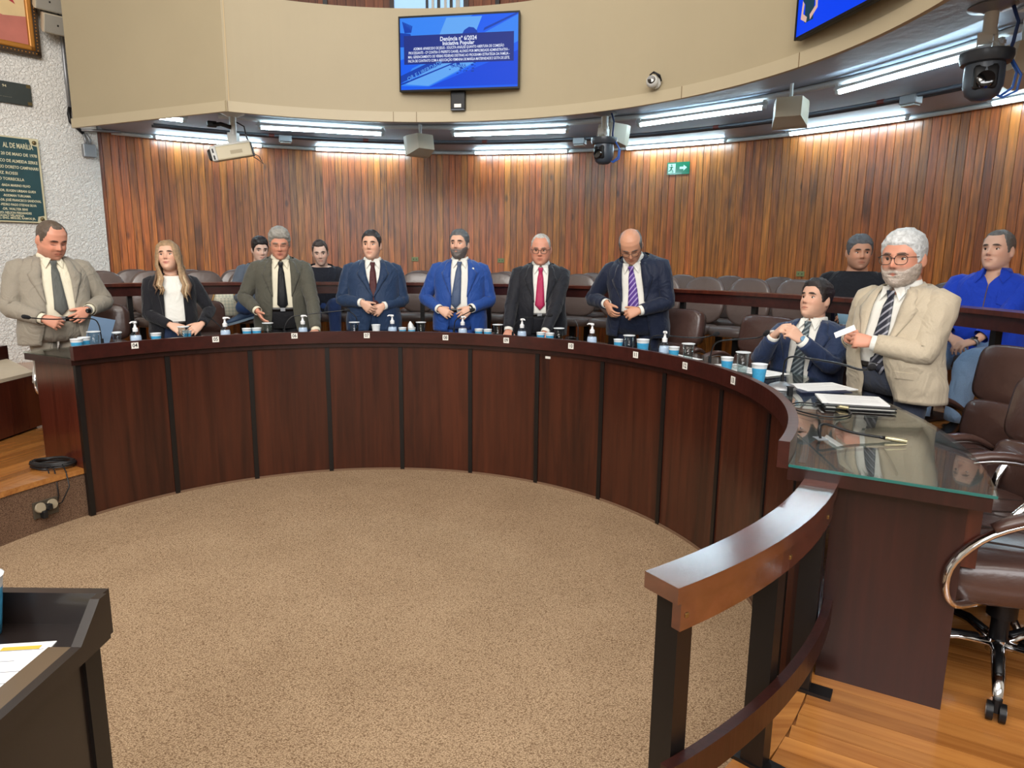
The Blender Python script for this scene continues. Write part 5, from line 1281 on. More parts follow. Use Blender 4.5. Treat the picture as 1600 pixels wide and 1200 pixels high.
# 5 royal blue suit
o = dict(jaw=1.04, hairline=.066, browc=srgb(46, 36, 32), gaze=(.5, 0), stub=(srgb(118, 104, 98), .8))
p = Person('person with a grey beard in a royal blue suit, fastening the jacket', P(98.6, 3.04, ZP), (.03, -1), 1.68, 1.12, .05, head=(-16, -4, 0), hs=1.02)
hands = {1: HD(p, 1, P(97.3, 2.82, 1.268), (-.78, .25, -.42), (-.25, -.85, -.3), curl=(38, 40, 25)), -1: HD(p, -1, P(100.3, 2.82, 1.268), (.75, .25, -.58), (.2, -.9, -.2), curl=(26, 30, 20))}
b_, hm = person_body(p, T_fair, hands, srgb(46, 36, 32), o)
hair(p, hm, o, srgb(92, 94, 96), 'short', .014); beard(p, hm, o, srgb(104, 96, 92), .006)
jk = suit(p, hands, cloth('suit_royal', srgb(34, 72, 146), .6), [(.80, .10), (.95, .078), (1.08, .066), (1.3, .076), (1.43, .074), (1.475, .064), (1.49, .06)], M_shirtw, cloth('tie_slate', srgb(70, 86, 116), .5), seed=5.9, sway=.08, cuff_r=.043)
watch(p, hands[-1])
b = MB(); q = p.sp(-.115, p.front_y(1.39, .115, .022) + .014, 1.39); b.lathe([(.0, -.002), (.010, -.002), (.010, .002), (.0, .003)], 12, m=Matrix.Translation(q) @ Matrix.Rotation(R(-90), 4, 'X')); b.build('lapel_pin', M_tag, jk)
# 6 black suit, pink tie
o = dict(hw=1.05, jaw=1.16, cheek=.006, neck=1.1, hairline=.09, temple=1.0, browc=srgb(150, 120, 104), gaze=(.2, 0))
p = Person('person, balding with dark glasses, in a black suit and pink tie, hands on the desk', P(112.6, 3.10, ZP), (-.06, -1), 1.645, 1.12, .06, bend=7, head=(-4, 6, 0), hs=1.03)
hands = {1: HD(p, 1, P(109.8, 2.66, 1.118), (.02, .93, -.36), (0, -.36, -.93), curl=(8, 10, 8), spread=7), -1: HD(p, -1, P(117.2, 2.66, 1.118), (-.02, .93, -.36), (0, -.36, -.93), curl=(8, 10, 8), spread=7)}
b_, hm = person_body(p, T_ruddy, hands, srgb(170, 160, 150), o)
hair(p, hm, o, srgb(186, 180, 172), 'short', .0065)
suit(p, hands, cloth('suit_black', srgb(30, 31, 38), .65), [(.80, .07), (.95, .055), (1.08, .050), (1.2, .056), (1.34, .066), (1.43, .070), (1.475, .062), (1.49, .06)], M_shirtw, cloth('tie_pink', srgb(176, 40, 84), .5), 1.05, seed=6.1)
glasses(p, hm, G_dark, .0018, .025, .017)
# 7 bending man, purple striped tie
o = dict(hw=1.03, jaw=1.05, closed=True, hairline=.1, temple=1, browc=srgb(90, 74, 66), nose=1.1)
p = Person('person, balding, bending forward in a navy suit and purple striped tie', P(129.6, 3.14, ZP), (-.40, -.917), 1.74, 1.14, .05, bend=26, side=7, head=(10, 26, 0), hs=1.05)
hands = {1: HD(p, 1, P(127.6, 2.86, 1.335), (-.50, .35, -.75), (-.75, -.45, -.1), curl=(28, 30, 22)), -1: HD(p, -1, P(131.2, 2.84, 1.335), (.86, .28, -.3), (.1, -.9, -.3), curl=(45, 45, 30))}
b_, hm = person_body(p, T_tan, hands, srgb(92, 84, 80), o)
hair(p, hm, o, srgb(104, 100, 98), 'sides', .014)
suit(p, hands, cloth('suit_navy_dark', srgb(24, 32, 54), .6), [(.80, .12), (.95, .10), (1.08, .085), (1.3, .08), (1.43, .074), (1.475, .064), (1.49, .06)], M_shirtw, striped('tie_purple', srgb(84, 52, 138), srgb(172, 152, 206), 34, (.75, -.2, .6), .68), .98, seed=7.7)
glasses(p, hm, G_dark, .0012)
# 8 beige jacket
o = dict(hw=1.05, jaw=1.12, cheek=.005, neck=1.12, nose=1.2, hairline=.058, browc=srgb(120, 96, 84), gaze=(.5, .1), stub=(srgb(184, 168, 156), .8))
p = Person('person with white hair and beard in a beige jacket holding a small paper', P(174.1, 3.04, ZP), (-.92, -.39), 1.56, 1.28, .09, bend=6, head=(14, 0, 0), hs=1.12)
hands = {1: HD(p, 1, P(172.6, 2.78, 1.372), (-.42, .80, .25), (-.7, -.5, -.4), curl=(55, 60, 40), thumb=(15, 25), pole=(.55, -.4, -.75)), -1: HD(p, -1, P(175.4, 2.74, 1.362), (.74, .62, .12), (.35, -.75, -.35), curl=(58, 60, 40), thumb=(15, 25), pole=(-.75, -.35, -.6))}
b_, hm = person_body(p, T_ruddy, hands, srgb(200, 196, 190), o, .0042)
hair(p, hm, o, srgb(206, 208, 208), 'short', .016); beard(p, hm, o, srgb(182, 168, 156), .005)
suit(p, hands, cloth('jacket_beige', srgb(194, 180, 157), .8), [(.80, .085), (.95, .062), (1.08, .060), (1.3, .074), (1.43, .076), (1.475, .064), (1.49, .06)], M_shirtw, striped('tie_striped', srgb(34, 36, 50), srgb(150, 150, 160), 30, (.7, -.2, .65), .70), .95, seed=8.2, sway=-.06, trc=cloth('trousers_grey', srgb(62, 68, 84)), sl=(.092, .082, .070, .060, .052), wr=.03, cuff_r=.045)
glasses(p, hm, G_dark, .0015, .027, .021)
t = thing('small_paper', 'small folded paper held in both hands of the man in beige', 'paper'); hp = (Vector(P(172.9, 2.735, 1.405)) + Vector(P(175.3, 2.70, 1.395))) / 2
b = MB(); b.box((0, 0, 0), (.105, .003, .034)); b.build('sheet', M_paper, t, m=basis((-.5, -.86), hp) @ Matrix.Rotation(R(28), 4, 'Y') @ Matrix.Rotation(R(35), 4, 'X'))
# 9 seated navy suit
o = dict(jaw=1.04, hairline=.066, browc=srgb(50, 38, 32), gaze=(.4, 0), cheek=.003)
p = Person('person with dark hair seated in a navy suit, hands clasped with a steel watch', P(158.4, 3.12, ZP), (-.70, -.714), 1.66, 1.12, .04, bend=-10, sit=.46, head=(-18, -6, 0), hs=1.02)
hands = {1: HD(p, 1, P(160.2, 2.80, 1.350), (-.62, .30, .55), (-.7, -.4, -.5), curl=(40, 45, 25), pole=(.55, -.1, -.85)), -1: HD(p, -1, P(161.8, 2.80, 1.335), (.60, .32, .55), (.7, -.5, -.4), curl=(48, 50, 30), pole=(-.55, -.1, -.85))}
b_, hm = person_body(p, T_fair, hands, srgb(46, 36, 32), o)
hair(p, hm, o, srgb(44, 36, 34), 'volume', .013)
k = p.k; kn = {s: (s * .13, .42, .52) for s in (1, -1)}; ft = {s: (s * .13, .46, .10) for s in (1, -1)}
suit(p, hands, cloth('suit_navy', srgb(38, 52, 84), .6), [(.80, .10), (1.08, .066), (1.3, .076), (1.43, .074), (1.475, .064), (1.49, .06)], M_shirtw, striped('tie_teal', srgb(50, 62, 70), srgb(126, 138, 142), 40, (.7, -.2, .65), .6), 1.03, seed=9.4, knees=kn, feet=ft, z0=.88, pocket=False)
watch(p, hands[-1], M_steel, mat('watch_blue', srgb(110, 150, 180), .2))
# audience
def tee(p, c, hands, seed, long=True, neck='v', name='shirt', sl=(.078, .068, .058, .050, .046), end=.95):
    mb = torso_shell(p, .88, 1.455, .012, None, rows=26, wr=.02, seed=seed)
    for s, h in hands.items(): sleeve(mb, p, s, h['j'], sl, seed=seed + s, end=end)
    return mb.build(name, c, p.t, True)
SK = {s: (s * .12, .44, .47) for s in (1, -1)}; SF = {s: (s * .13, .50, .10) for s in (1, -1)}
# 10
o = dict(hw=.98, jaw=.98, hairline=.07, temple=1, browc=srgb(50, 40, 36), stub=(srgb(150, 126, 116), .35), gaze=(-.3, 0))
p = Person('person seated in the audience in a dark pullover with one knee up', P(74.7, 4.30, ZT), (.30, -.954), 1.60, 1.0, 0, bend=16, sit=.46, head=(-4, 2, 5), hs=1.0)
hands = {1: HD(p, 1, (.18, .34, .60), (-.5, .8, -.2), (0, -.3, -1), world=False), -1: HD(p, -1, (-.12, .36, .66), (.4, .9, .1), (0, -.2, -1), world=False)}
b_, hm = person_body(p, T_pale, hands, srgb(52, 42, 36), o, .006)
hair(p, hm, o, srgb(62, 50, 44), 'short', .013)
tee(p, cloth('pullover_dark', srgb(30, 32, 42)), hands, 10.5)
trousers(p, cloth('jeans_blue', srgb(42, 62, 108), .8, 300, .2), {1: (.12, .44, .47), -1: (-.10, .47, .62)}, {1: (.13, .50, .10), -1: (-.10, .50, .22)}, seed=10, shoec=mat('sneaker_dark', srgb(44, 46, 50), .6), sole=mat('sneaker_white', srgb(214, 214, 210), .6))
# 11 hidden behind the olive suit
o = dict(hw=.96, hairline=.06, browc=srgb(40, 30, 28))
p = Person('person seated in the audience mostly hidden behind the olive suit, blue sneaker raised', P(66.4, 4.32, ZT), (.40, -.917), 1.64, .98, 0, bend=4, sit=.46, head=(10, 8, 0), hs=1.0)
hands = {1: HD(p, 1, (.12, .36, .62), (-.5, .8, -.2), (0, -.3, -1), world=False), -1: HD(p, -1, (-.12, .34, .60), (.4, .9, .1), (0, -.2, -1), world=False)}
b_, hm = person_body(p, T_pale, hands, srgb(36, 28, 26), o, .006)
hair(p, hm, o, srgb(34, 28, 28), 'volume', .014)
tee(p, cloth('top_grey', srgb(90, 98, 110)), hands, 11.5)
trousers(p, cloth('jeans_mid', srgb(60, 88, 140), .8, 300, .2), {1: (.20, .40, .60), -1: (-.12, .44, .47)}, {1: (.22, .30, .58), -1: (-.13, .50, .10)}, seed=11, shoes=False)
shoe(p, (.20, .33, .56), (.96, .25, -.25), mat('sneaker_blue', srgb(74, 96, 128), .6), None, 1.05, mat('sneaker_pale', srgb(150, 172, 190), .6))
# 12 black t-shirt
o = dict(hw=1.05, jaw=1.12, cheek=.004, neck=1.15, hairline=.062, browc=srgb(60, 50, 46), gaze=(-.6, 0), stub=(srgb(140, 112, 100), .35))
p = Person('person seated in the audience in a black t-shirt looking aside', P(148.8, 4.34, ZT), (-.62, -.785), 1.65, 1.16, .05, bend=0, sit=.46, head=(26, 4, 0), hs=1.05)
hands = {1: HD(p, 1, (.20, .30, .62), (-.6, .7, .0), (0, -.3, -1), world=False), -1: HD(p, -1, (-.02, .34, .68), (.8, .5, .1), (0, -.6, -.8), world=False)}
b_, hm = person_body(p, T_tan, hands, srgb(70, 68, 68), o, .0055)
hair(p, hm, o, srgb(92, 92, 94), 'short', .016)
mb = torso_shell(p, .88, 1.455, .014, None, rows=26, wr=.022, seed=12.5)
for s, h in hands.items():
    s_, e_, w_ = h['j']; mid = lerp(s_, e_, .82); inner = p.sp(s * .118, -.012, 1.40)
    mb.tube([inner, lerp(inner, s_, .55), s_ + (s_ - inner) * .05, lerp(s_, e_, .3), lerp(s_, e_, .6), mid], [q * p.k for q in (.05, .075, .085, .082, .078, .077)], 18, caps=False)
mb.build('tshirt', cloth('tshirt_black', srgb(22, 22, 28)), p.t, True)
trousers(p, cloth('jeans_pale', srgb(120, 146, 178), .8, 300, .15), SK, SF, seed=12)
# 13 blue shirt
o = dict(hw=1.0, jaw=1.06, neck=1.1, hairline=.078, temple=1.2, browc=srgb(92, 76, 66), gaze=(.4, 0))
p = Person('person seated in the audience in a bright blue shirt and light jeans', P(162.9, 4.34, ZT), (-.76, -.65), 1.66, 1.16, .05, bend=-4, sit=.46, head=(-12, -4, 0), hs=1.04)
hands = {1: HD(p, 1, (.06, .36, .60), (-.75, .6, -.25), (-.1, -.25, -1), world=False, curl=(25, 30, 20), pole=(.9, -.3, -.2)), -1: HD(p, -1, (.03, .40, .585), (.72, .6, -.3), (.1, -.25, -1), world=False, curl=(30, 30, 20), pole=(-.9, -.3, -.2))}
b_, hm = person_body(p, T_fair, hands, srgb(90, 80, 72), o, .0055)
hair(p, hm, o, srgb(104, 98, 92), 'short', .009)
M_bs = cloth('blue_shirt', srgb(18, 58, 178), .75)
op = lambda z: tab([(.88, .002), (1.38, .002), (1.40, .012), (1.455, .045), (1.49, .05)], z)
mb = torso_shell(p, .86, 1.462, .014, op, rows=30, wr=.026, seed=13.5)
for s, h in hands.items(): sleeve(mb, p, s, h['j'], (.086, .078, .066, .056, .052), seed=13 + s, end=.80)
sh = mb.build('shirt', M_bs, p.t, True)
b = MB(); rr = []
for j in range(21):
    th = lerp(.55, 2 * PI - .55, j / 20); rr.append([tuple(p.sp(rx * math.sin(th), ry * math.cos(th) - .014, z)) for z, rx, ry in ((1.446, .078, .078), (1.494, .068, .069), (1.496, .073, .074), (1.452, .092, .092))])
b.rings(rr, False, False); solid(b.build('collar', M_bs, sh, True), .003)
for s in (-1, 1):
    b = MB(); f = lambda x, z, o_=.016: tuple(p.sp(s * x, max(p.front_y(min(z, 1.44), x, .014), .05) + o_, z)); b.add([f(.042, 1.480, .004), f(.080, 1.466, .0), f(.094, 1.434, .004), f(.070, 1.385, .01), f(.048, 1.425)], [(0, 1, 2, 3, 4)]); solid(b.build('collar_point', M_bs, sh), .004)
b = MB(); b.add([tuple(p.sp(-x, p.front_y(z, x, .014) + .006, z)) for x, z in ((.06, 1.34), (.135, 1.34), (.135, 1.25), (.0975, 1.235), (.06, 1.25))], [(0, 1, 2, 3, 4)]); solid(b.build('chest_pocket', M_bs, sh), .004)
trousers(p, cloth('jeans_light', srgb(134, 164, 200), .8, 300, .15), {1: (.20, .46, .47), -1: (-.06, .50, .49)}, {1: (.18, .52, .11), -1: (-.02, .50, .11)}, seed=13, r=(.105, .086, .072, .066))
watch(p, hands[-1], M_steel)
t = thing('folded_paper', 'pale blue folded paper in the hand of the man in the black t-shirt', 'paper', basis((-.6, -.8), P(151.5, 3.98, 1.36)))
b = MB(); b.box((0, 0, 0), (.12, .012, .16)); b.build('sheet', mat('paper_blue', srgb(150, 190, 214), .7), t, m=Matrix.Rotation(R(15), 4, 'Y'))
# ================================================================ things on the desk
ZD = 1.0985
M_gel = mat('gel', srgb(206, 220, 236), .1, spec=.5, trans=.0); M_pump = mat('pump_white', srgb(240, 240, 240), .35); M_clear = glass('clear_plastic', (.90, .94, .98), .05, 1.4); M_drink = glass('drinking_glass', (.88, .92, .92), .02, 1.45)
M_cupb = mat('cup_blue', srgb(66, 160, 206), .4, noise_s=60, noise_v=.12); M_cupw = mat('cup_white', srgb(232, 236, 238), .4); M_mic = mat('mic_black', srgb(20, 20, 22), .4); M_foam = mat('mic_foam', srgb(26, 26, 30), .95, bump=.6, bump_s=600)
def gel():
    t = thing('gel_dispenser', 'x', 'bottle')
    b = MB(); b.lathe([(.0, .001), (.030, .001), (.033, .006), (.0335, .07), (.031, .085), (.022, .100), (.013, .108), (.013, .118)], 18, caps=False); b.build('bottle', M_clear, t, True)
    b = MB(); b.lathe([(.0, .004), (.030, .004), (.0318, .01), (.0320, .07), (.029, .084), (.0, .085)], 18, caps=False); b.build('gel', M_gel, t, 40)
    b = MB(); b.lathe([(.015, .108), (.016, .112), (.016, .130), (.010, .133), (.006, .150), (.006, .162)], 14); b.build('collar', M_pump, t, 40)
    b = MB(); b.lathe([(.012, .160), (.013, .168), (.010, .174)], 14); b.tube([(0, 0, .169), (.024, 0, .170), (.036, 0, .164)], [.007, .0055, .004], 8); b.build('pump_head', M_pump, t, True)
    return t
g0 = index_kids(gel())
for k, (a_, n_) in enumerate(((41.1, 'left of the woman'), (56.5, 'just right of the woman'), (70.9, 'in front of the olive suit'), (88.6, 'right of the maroon tie'), (103.2, 'in front of the royal blue suit'), (115.9, 'in front of the pink tie'), (131.3, 'left of the bending man'), (147.7, 'right of the bending man'))):
    m = polm(a_, 2.33, ZD, 150 if k % 3 else 20) @ Matrix.Scale(1.12, 4); lb = 'clear gel dispenser with white pump on the desk, ' + n_
    if k == 0: g0.matrix_world = m; g0['label'] = lb; g0['group'] = 'gel dispensers on the desk'
    else: dup(g0, m, lb, 'gel dispensers on the desk')
def cup(h=.108, r0=.026, r1=.038):
    t = thing('paper_cup', 'x', 'cup')
    b = MB(); b.lathe([(.0, .002), (r0, .002), (r0 + (r1 - r0) * .25, h * .25), (r0 + (r1 - r0) * .82, h * .82)], 18, caps=False); b.build('printed_wall', M_cupb, t, True)
    b = MB(); b.lathe([(r0 + (r1 - r0) * .82, h * .82), (r1, h), (r1 + .002, h + .002), (r1 - .002, h), (r1 - .004, h * .8), (r0 - .002, .006)], 18, caps=False); b.build('white_rim', M_cupw, t, True)
    return t
c0 = index_kids(cup())
cups = [(30.9, 2.27, 'blue printed paper cup at the left desk end, the nearer of a pair', 1), (32.8, 2.33, 'blue printed paper cup at the left desk end, the farther of a pair', 1), (44.2, 2.3, 'single blue paper cup between the leftmost gel dispenser and the woman', .95), (50.4, 2.44, 'blue printed paper cup by the hands of the woman', .85), (60.3, 2.3, 'left one of the cup pair before the open hand of the olive suit', .95), (62.1, 2.3, 'right one of the cup pair before the open hand of the olive suit', .95), (90.8, 2.3, 'left one of the blue cup pair beside the royal blue suit', .85), (92.7, 2.3, 'blue cup holding a crumpled tissue', .85), (106.9, 2.3, 'left one of the blue cup pair between royal blue and black suits', .9), (108.8, 2.3, 'right one of the blue cup pair between royal blue and black suits', .9), (120.4, 2.3, 'left one of the blue cup pair at the left hand of the black suit', .9), (122.4, 2.3, 'right one of the blue cup pair at the left hand of the black suit', .9), (137.4, 2.32, 'low blue cup in front of the bending man, left of a glass', .9), (143.9, 2.28, 'tall blue cup right of the bending man beside a long microphone', 1.15), (150.7, 2.3, 'low blue cup touching the rightmost gel dispenser', .95), (163.3, 2.31, 'low blue cup before the seated man in navy', .95), (172.1, 2.3, 'tall blue cup next to the microphone with round base', 1.08)]
for k, (a_, r_, lb, s_) in enumerate(cups):
    m = polm(a_, r_, ZD, 37 * k) @ Matrix.Scale(s_, 4)
    if k == 0: c0.matrix_world = m; c0['label'] = lb; c0['group'] = 'blue paper cups on the desk'
    else: dup(c0, m, lb, 'blue paper cups on the desk')
t = thing('plastic_cup', 'white ribbed plastic cup below the clasped hands of the dark blue suit', 'cup', polm(85.2, 2.36, ZD))
b = MB(); b.lathe([(.0, .002), (.024, .002), (.028, .04), (.0275, .044), (.034, .09), (.037, .108), (.035, .108), (.026, .01)], 18, caps=False); b.build('wall', M_cupw, t, 40)
b = MB(); b.lathe([(.036, .106), (.039, .108), (.036, .111)], 18, caps=False); b.build('rim', M_cupw, t)
t = thing('tissue', 'crumpled white tissue sticking out of a blue cup beside the royal blue suit', 'tissue', polm(92.7, 2.3, ZD + .075))
b = MB(); rr = []
for i, (z, r_) in enumerate(((0, .018), (.02, .022), (.045, .016), (.07, .004))): rr.append([((r_ * (1 + .35 * math.sin(j * 2.1 + i))) * math.cos(2 * PI * j / 10) + .004 * i, r_ * math.sin(2 * PI * j / 10), z) for j in range(10)])
b.rings(rr); b.build('paper', M_paper, t, True)
def tumbler():
    t = thing('water_glass', 'x', 'glass')
    b = MB(); b.lathe([(.0, .003), (.026, .003), (.028, .008), (.037, .126), (.0355, .126), (.0265, .012), (.0, .010)], 20, caps=False); b.build('glass', M_drink, t, True)
    b = MB(); b.lathe([(.0, .127), (.043, .127), (.044, .129), (.043, .1315), (.0, .1315)], 20, caps=False); b.build('paper_lid', M_cupw, t, 40)
    return t
t0 = index_kids(tumbler())
for k, (a_, r_, lb) in enumerate(((35.6, 2.45, 'drinking glass in front of the man in light grey'), (49.6, 2.40, 'drinking glass with white lid before the woman'), (64.5, 2.42, 'drinking glass by the open hand of the man in olive'), (80.9, 2.36, 'drinking glass with white lid left of the maroon tie'), (94.1, 2.40, 'drinking glass with white lid left of the royal blue suit'), (110.0, 2.40, 'drinking glass with white lid left of the black suit'), (123.0, 2.40, 'drinking glass with white lid right of the black suit'), (139.0, 2.36, 'drinking glass with white lid in front of the bending man'), (152.4, 2.36, 'drinking glass with white lid right of the rightmost gel dispenser'), (163.2, 2.42, 'drinking glass with white lid in front of the seated man in navy'))):
    m = polm(a_, r_, ZD)
    if k == 0: t0.matrix_world = m; t0['label'] = lb; t0['group'] = 'drinking glasses on the desk'
    else: dup(t0, m, lb, 'drinking glasses on the desk')
def mic(label, pts, head=True, base='socket', rad=.0042):
    """pts: polar triples from the socket to the head"""
    pp = [P(*q) for q in pts]; t = thing('gooseneck_microphone', label, 'microphone', Matrix.Translation(Vector((pp[0].x, pp[0].y, ZD))), 'gooseneck microphones on the desk'); inv = Matrix.Translation(-Vector((pp[0].x, pp[0].y, ZD)))
    sm = []
    for i in range(len(pp) - 1):
        p0, p1, p2, p3 = pp[max(i - 1, 0)], pp[i], pp[i + 1], pp[min(i + 2, len(pp) - 1)]
        for q in range(5):
            u = q / 5; sm.append(.5 * ((2 * p1) + (p2 - p0) * u + (2 * p0 - 5 * p1 + 4 * p2 - p3) * u * u + (3 * p1 - p0 - 3 * p2 + p3) * u ** 3))
    sm.append(pp[-1])
    b = MB(); b.tube(sm, rad, 8); b.build('gooseneck', M_mic, t, True, inv)
    b = MB(); b.tube([(0, 0, 0), (0, 0, .075)], [.011, .0095], 10); b.build('socket', M_mic, t, 40)
    b = MB(); b.lathe([(.022, 0), (.022, .004), (.012, .008)], 14); b.build('mounting_ring', M_mic, t)
    if head:
        d = (sm[-1] - sm[-4]).normalized(); b = MB(); b.tube([sm[-1] - d * .035, sm[-1] - d * .025, sm[-1], sm[-1] + d * .012, sm[-1] + d * .016], [.007, .0125, .014, .011, .003], 12); b.build('windscreen', M_foam, t, True, inv)
    return t
mic('gooseneck microphone bent across the hands of the man in light grey', [(36.9, 2.46, ZD), (36.8, 2.46, 1.20), (36.6, 2.46, 1.275), (35.8, 2.46, 1.315), (33, 2.46, 1.327), (30, 2.46, 1.330), (27.4, 2.47, 1.345), (26.2, 2.48, 1.358)])
mic('short gooseneck microphone between the woman and the man in olive', [(57.0, 2.5, ZD), (56.9, 2.5, 1.17), (55.8, 2.5, 1.235), (54.2, 2.5, 1.30)])
mic('gooseneck microphone slanting over the front of the man in olive', [(67.5, 2.42, ZD), (67.6, 2.42, 1.19), (68.6, 2.42, 1.26), (70.5, 2.42, 1.285), (79.7, 2.42, 1.325)])
mic('gooseneck microphone left of the clasped hands of the man in dark blue', [(81.2, 2.45, ZD), (81.3, 2.45, 1.18), (81.2, 2.45, 1.25), (80.6, 2.45, 1.29), (79.0, 2.45, 1.335)], head=False)
mic('gooseneck microphone before the hands of the man in royal blue', [(100.6, 2.44, ZD), (100.7, 2.44, 1.20), (101.3, 2.44, 1.26), (104.6, 2.44, 1.34)])
mic('gooseneck microphone reaching across the front of the man in black', [(113.0, 2.42, ZD), (113.3, 2.42, 1.22), (114.6, 2.42, 1.278), (116.5, 2.42, 1.296), (121.0, 2.42, 1.325)])
mic('short gooseneck microphone with coiled cable right of the black suit', [(127.3, 2.38, ZD), (127.4, 2.38, 1.20), (127.3, 2.38, 1.26), (126.5, 2.38, 1.305)], head=False)
mic('long gooseneck microphone stretching to the right of the bending man', [(143.2, 2.38, ZD), (143.1, 2.38, 1.17), (143.8, 2.38, 1.235), (146.5, 2.38, 1.255), (151, 2.38, 1.262), (155.2, 2.38, 1.280), (158.2, 2.38, 1.318)])
mic('gooseneck microphone pointing towards the seated man in navy', [(157.5, 2.36, ZD), (157.6, 2.36, 1.17), (158.3, 2.36, 1.25), (160.5, 2.36, 1.287), (168.4, 2.36, 1.340), (170.7, 2.36, 1.38)])
t = mic('gooseneck microphone on a round silver base in front of the man in beige', [(174.6, 2.38, ZD), (174.7, 2.38, 1.17), (175.0, 2.38, 1.25), (176.8, 2.38, 1.283), (180.5, 2.385, 1.297), (189.0, 2.40, 1.325), (195, 2.42, 1.338), (198.5, 2.43, 1.372)], rad=.005)
b = MB(); b.lathe([(.078, .0), (.078, .006), (.06, .022), (.03, .034), (.012, .04)], 28); b.build('round_base', M_steel, t, True)
# loose gooseneck on the near end, cables
def cable(name, label, pts, rad, cat, m=M_mic):
    pp = [Vector(q) for q in pts]; sm = []
    for i in range(len(pp) - 1):
        p0, p1, p2, p3 = pp[max(i - 1, 0)], pp[i], pp[i + 1], pp[min(i + 2, len(pp) - 1)]
        for q in range(6):
            u = q / 6; sm.append(.5 * ((2 * p1) + (p2 - p0) * u + (2 * p0 - 5 * p1 + 4 * p2 - p3) * u * u + (3 * p1 - p0 - 3 * p2 + p3) * u ** 3))
    sm.append(pp[-1]); c = pp[0]
    t = thing(name, label, cat, Matrix.Translation(c)); b = MB(); b.tube(sm, rad, 7); b.build('cable', m, t, True, Matrix.Translation(-c)); return t, sm, c
M_brass = mat('connector', srgb(190, 176, 140), .25, metal=.8)
def plug(t, p, d, c, L_=.05):
    d = d.normalized(); b = MB(); b.tube([p - d * .02, p], [.005, .007], 10); b.build('strain_relief', M_mic, t, True, Matrix.Translation(-c)); b = MB(); b.tube([p, p + d * L_ * .3, p + d * L_ * .32, p + d * L_], [.0085, .0085, .0095, .0095], 12); b.build('connector', M_brass, t, 40, Matrix.Translation(-c))
zc = ZD + .006
t, sm, c = cable('microphone_cable', 'thin cable rising from the near desk end to a brass connector', [(2.12, -.80, ZD), (2.115, -.795, zc + .035), (2.15, -.78, zc + .045), (2.24, -.80, zc + .02), (2.35, -.825, zc + .006)], .005, 'cable'); plug(t, sm[-1], sm[-1] - sm[-3], c, .075)
b = MB(); b.box((0, 0, .001), (.04, .05, .002)); b.build('socket_plate', M_steel, t)
t, sm, c = cable('microphone_cable', 'thin cable looped on the glass beside the notebook, metal plug', [(2.40, -.20, zc), (2.30, -.16, zc), (2.22, -.26, zc), (2.25, -.40, zc), (2.34, -.46, zc), (2.43, -.40, zc), (2.46, -.30, zc), (2.40, -.235, zc + .012), (2.43, -.27, zc + .006)], .0035, 'cable'); plug(t, sm[-1], Vector((.5, -.4, 0)), c)
t = thing('cable_clip', 'small black clip standing on the glass beside the microphone base', 'clip', Matrix.Translation((2.335, .03, ZD)))
b = MB(); b.box((0, 0, .022), (.022, .03, .044), bev=.004, taper=1.0); b.build('body', M_mic, t); b = MB(); b.box((0, 0, .046), (.028, .034, .006), bev=.002); b.build('lip', M_mic, t)
t, sm, c = cable('cable_coil', 'dark cable coil beside the short microphone right of the black suit', [tuple(P(125.6, 2.42, ZD + .012) + Vector((.05 * math.cos(q), .03 * math.sin(q), .012 + .02 * math.sin(q * .7) + .02))) for q in np.linspace(0, 11, 24)], .0035, 'cable')
# papers, notebooks
def sheet(label, pts, z, n=1, lines=0, name='paper_sheet', m=M_paper):
    c = Vector((sum(p[0] for p in pts) / len(pts), sum(p[1] for p in pts) / len(pts), z)); t = thing(name, label, 'paper', Matrix.Translation(c))
    b = MB(); b.prism([(p[0] - c.x, p[1] - c.y) for p in pts], 0, .0012 * n); b.build('sheet', m, t)
    if lines:
        p = [Vector((q[0] - c.x, q[1] - c.y)) for q in pts]; b = MB()
        for i in range(lines):
            u = (i + .8) / (lines + .6); a_ = lerp(p[0], p[3], u); b_ = lerp(p[1], p[2], u); a2 = lerp(a_, b_, .1); b2 = lerp(a_, b_, .9 if i % 4 else .6); w_ = (p[3] - p[0]) * .012
            b.add([(*a2, .0012 * n + .0004), (*b2, .0012 * n + .0004), (*(b2 + w_), .0012 * n + .0004), (*(a2 + w_), .0012 * n + .0004)], [(0, 1, 2, 3)])
        tag(b.build('printed_lines', mat('print_grey', srgb(150, 150, 154), .8), t), kind='stuff')
    return t
def rect(cx_, cy_, w_, h_, ang):
    a = R(ang); u = Vector((math.cos(a), math.sin(a))) * w_ / 2; v = Vector((-math.sin(a), math.cos(a))) * h_ / 2; c = Vector((cx_, cy_)); return [tuple(c - u - v), tuple(c + u - v), tuple(c + u + v), tuple(c - u + v)]
sheet('white printed sheets under the round microphone base', rect(2.60, .28, .30, .21, 12), ZD, 3, 7)
t = thing('dark_folder', 'dark blue folder under the white sheets beside the notebook', 'folder', Matrix.Translation((2.56, .17, ZD))); b = MB(); b.prism(rect(0, 0, .27, .10, 4), 0, .003); b.build('cover', mat('folder_blue', srgb(34, 40, 66), .4), t)
t = thing('notebook', 'thick black bound notebook on the glass in front of the beige jacket', 'notebook', Matrix.Translation((2.55, -.19, ZD)) @ Matrix.Rotation(R(-14), 4, 'Z'))
b = MB(); b.box((0, 0, .003), (.30, .235, .006), bev=.002); b.build('back_cover', M_blackp, t)
b = MB(); b.box((0, 0, .009), (.285, .22, .007)); b.build('pages', mat('pages', srgb(226, 224, 214), .8), t)
b = MB(); b.box((0, 0, .016), (.30, .235, .006), bev=.002); b.build('front_cover', M_blackp, t)
sheet('printed white sheets lying on the black notebook', rect(2.545, -.165, .285, .205, -15), ZD + .0195, 6, 8)
sheet('white sheet on the desk below the bending man', rect(1.72, 1.72, .21, .29, 40), ZD, 2, 5)
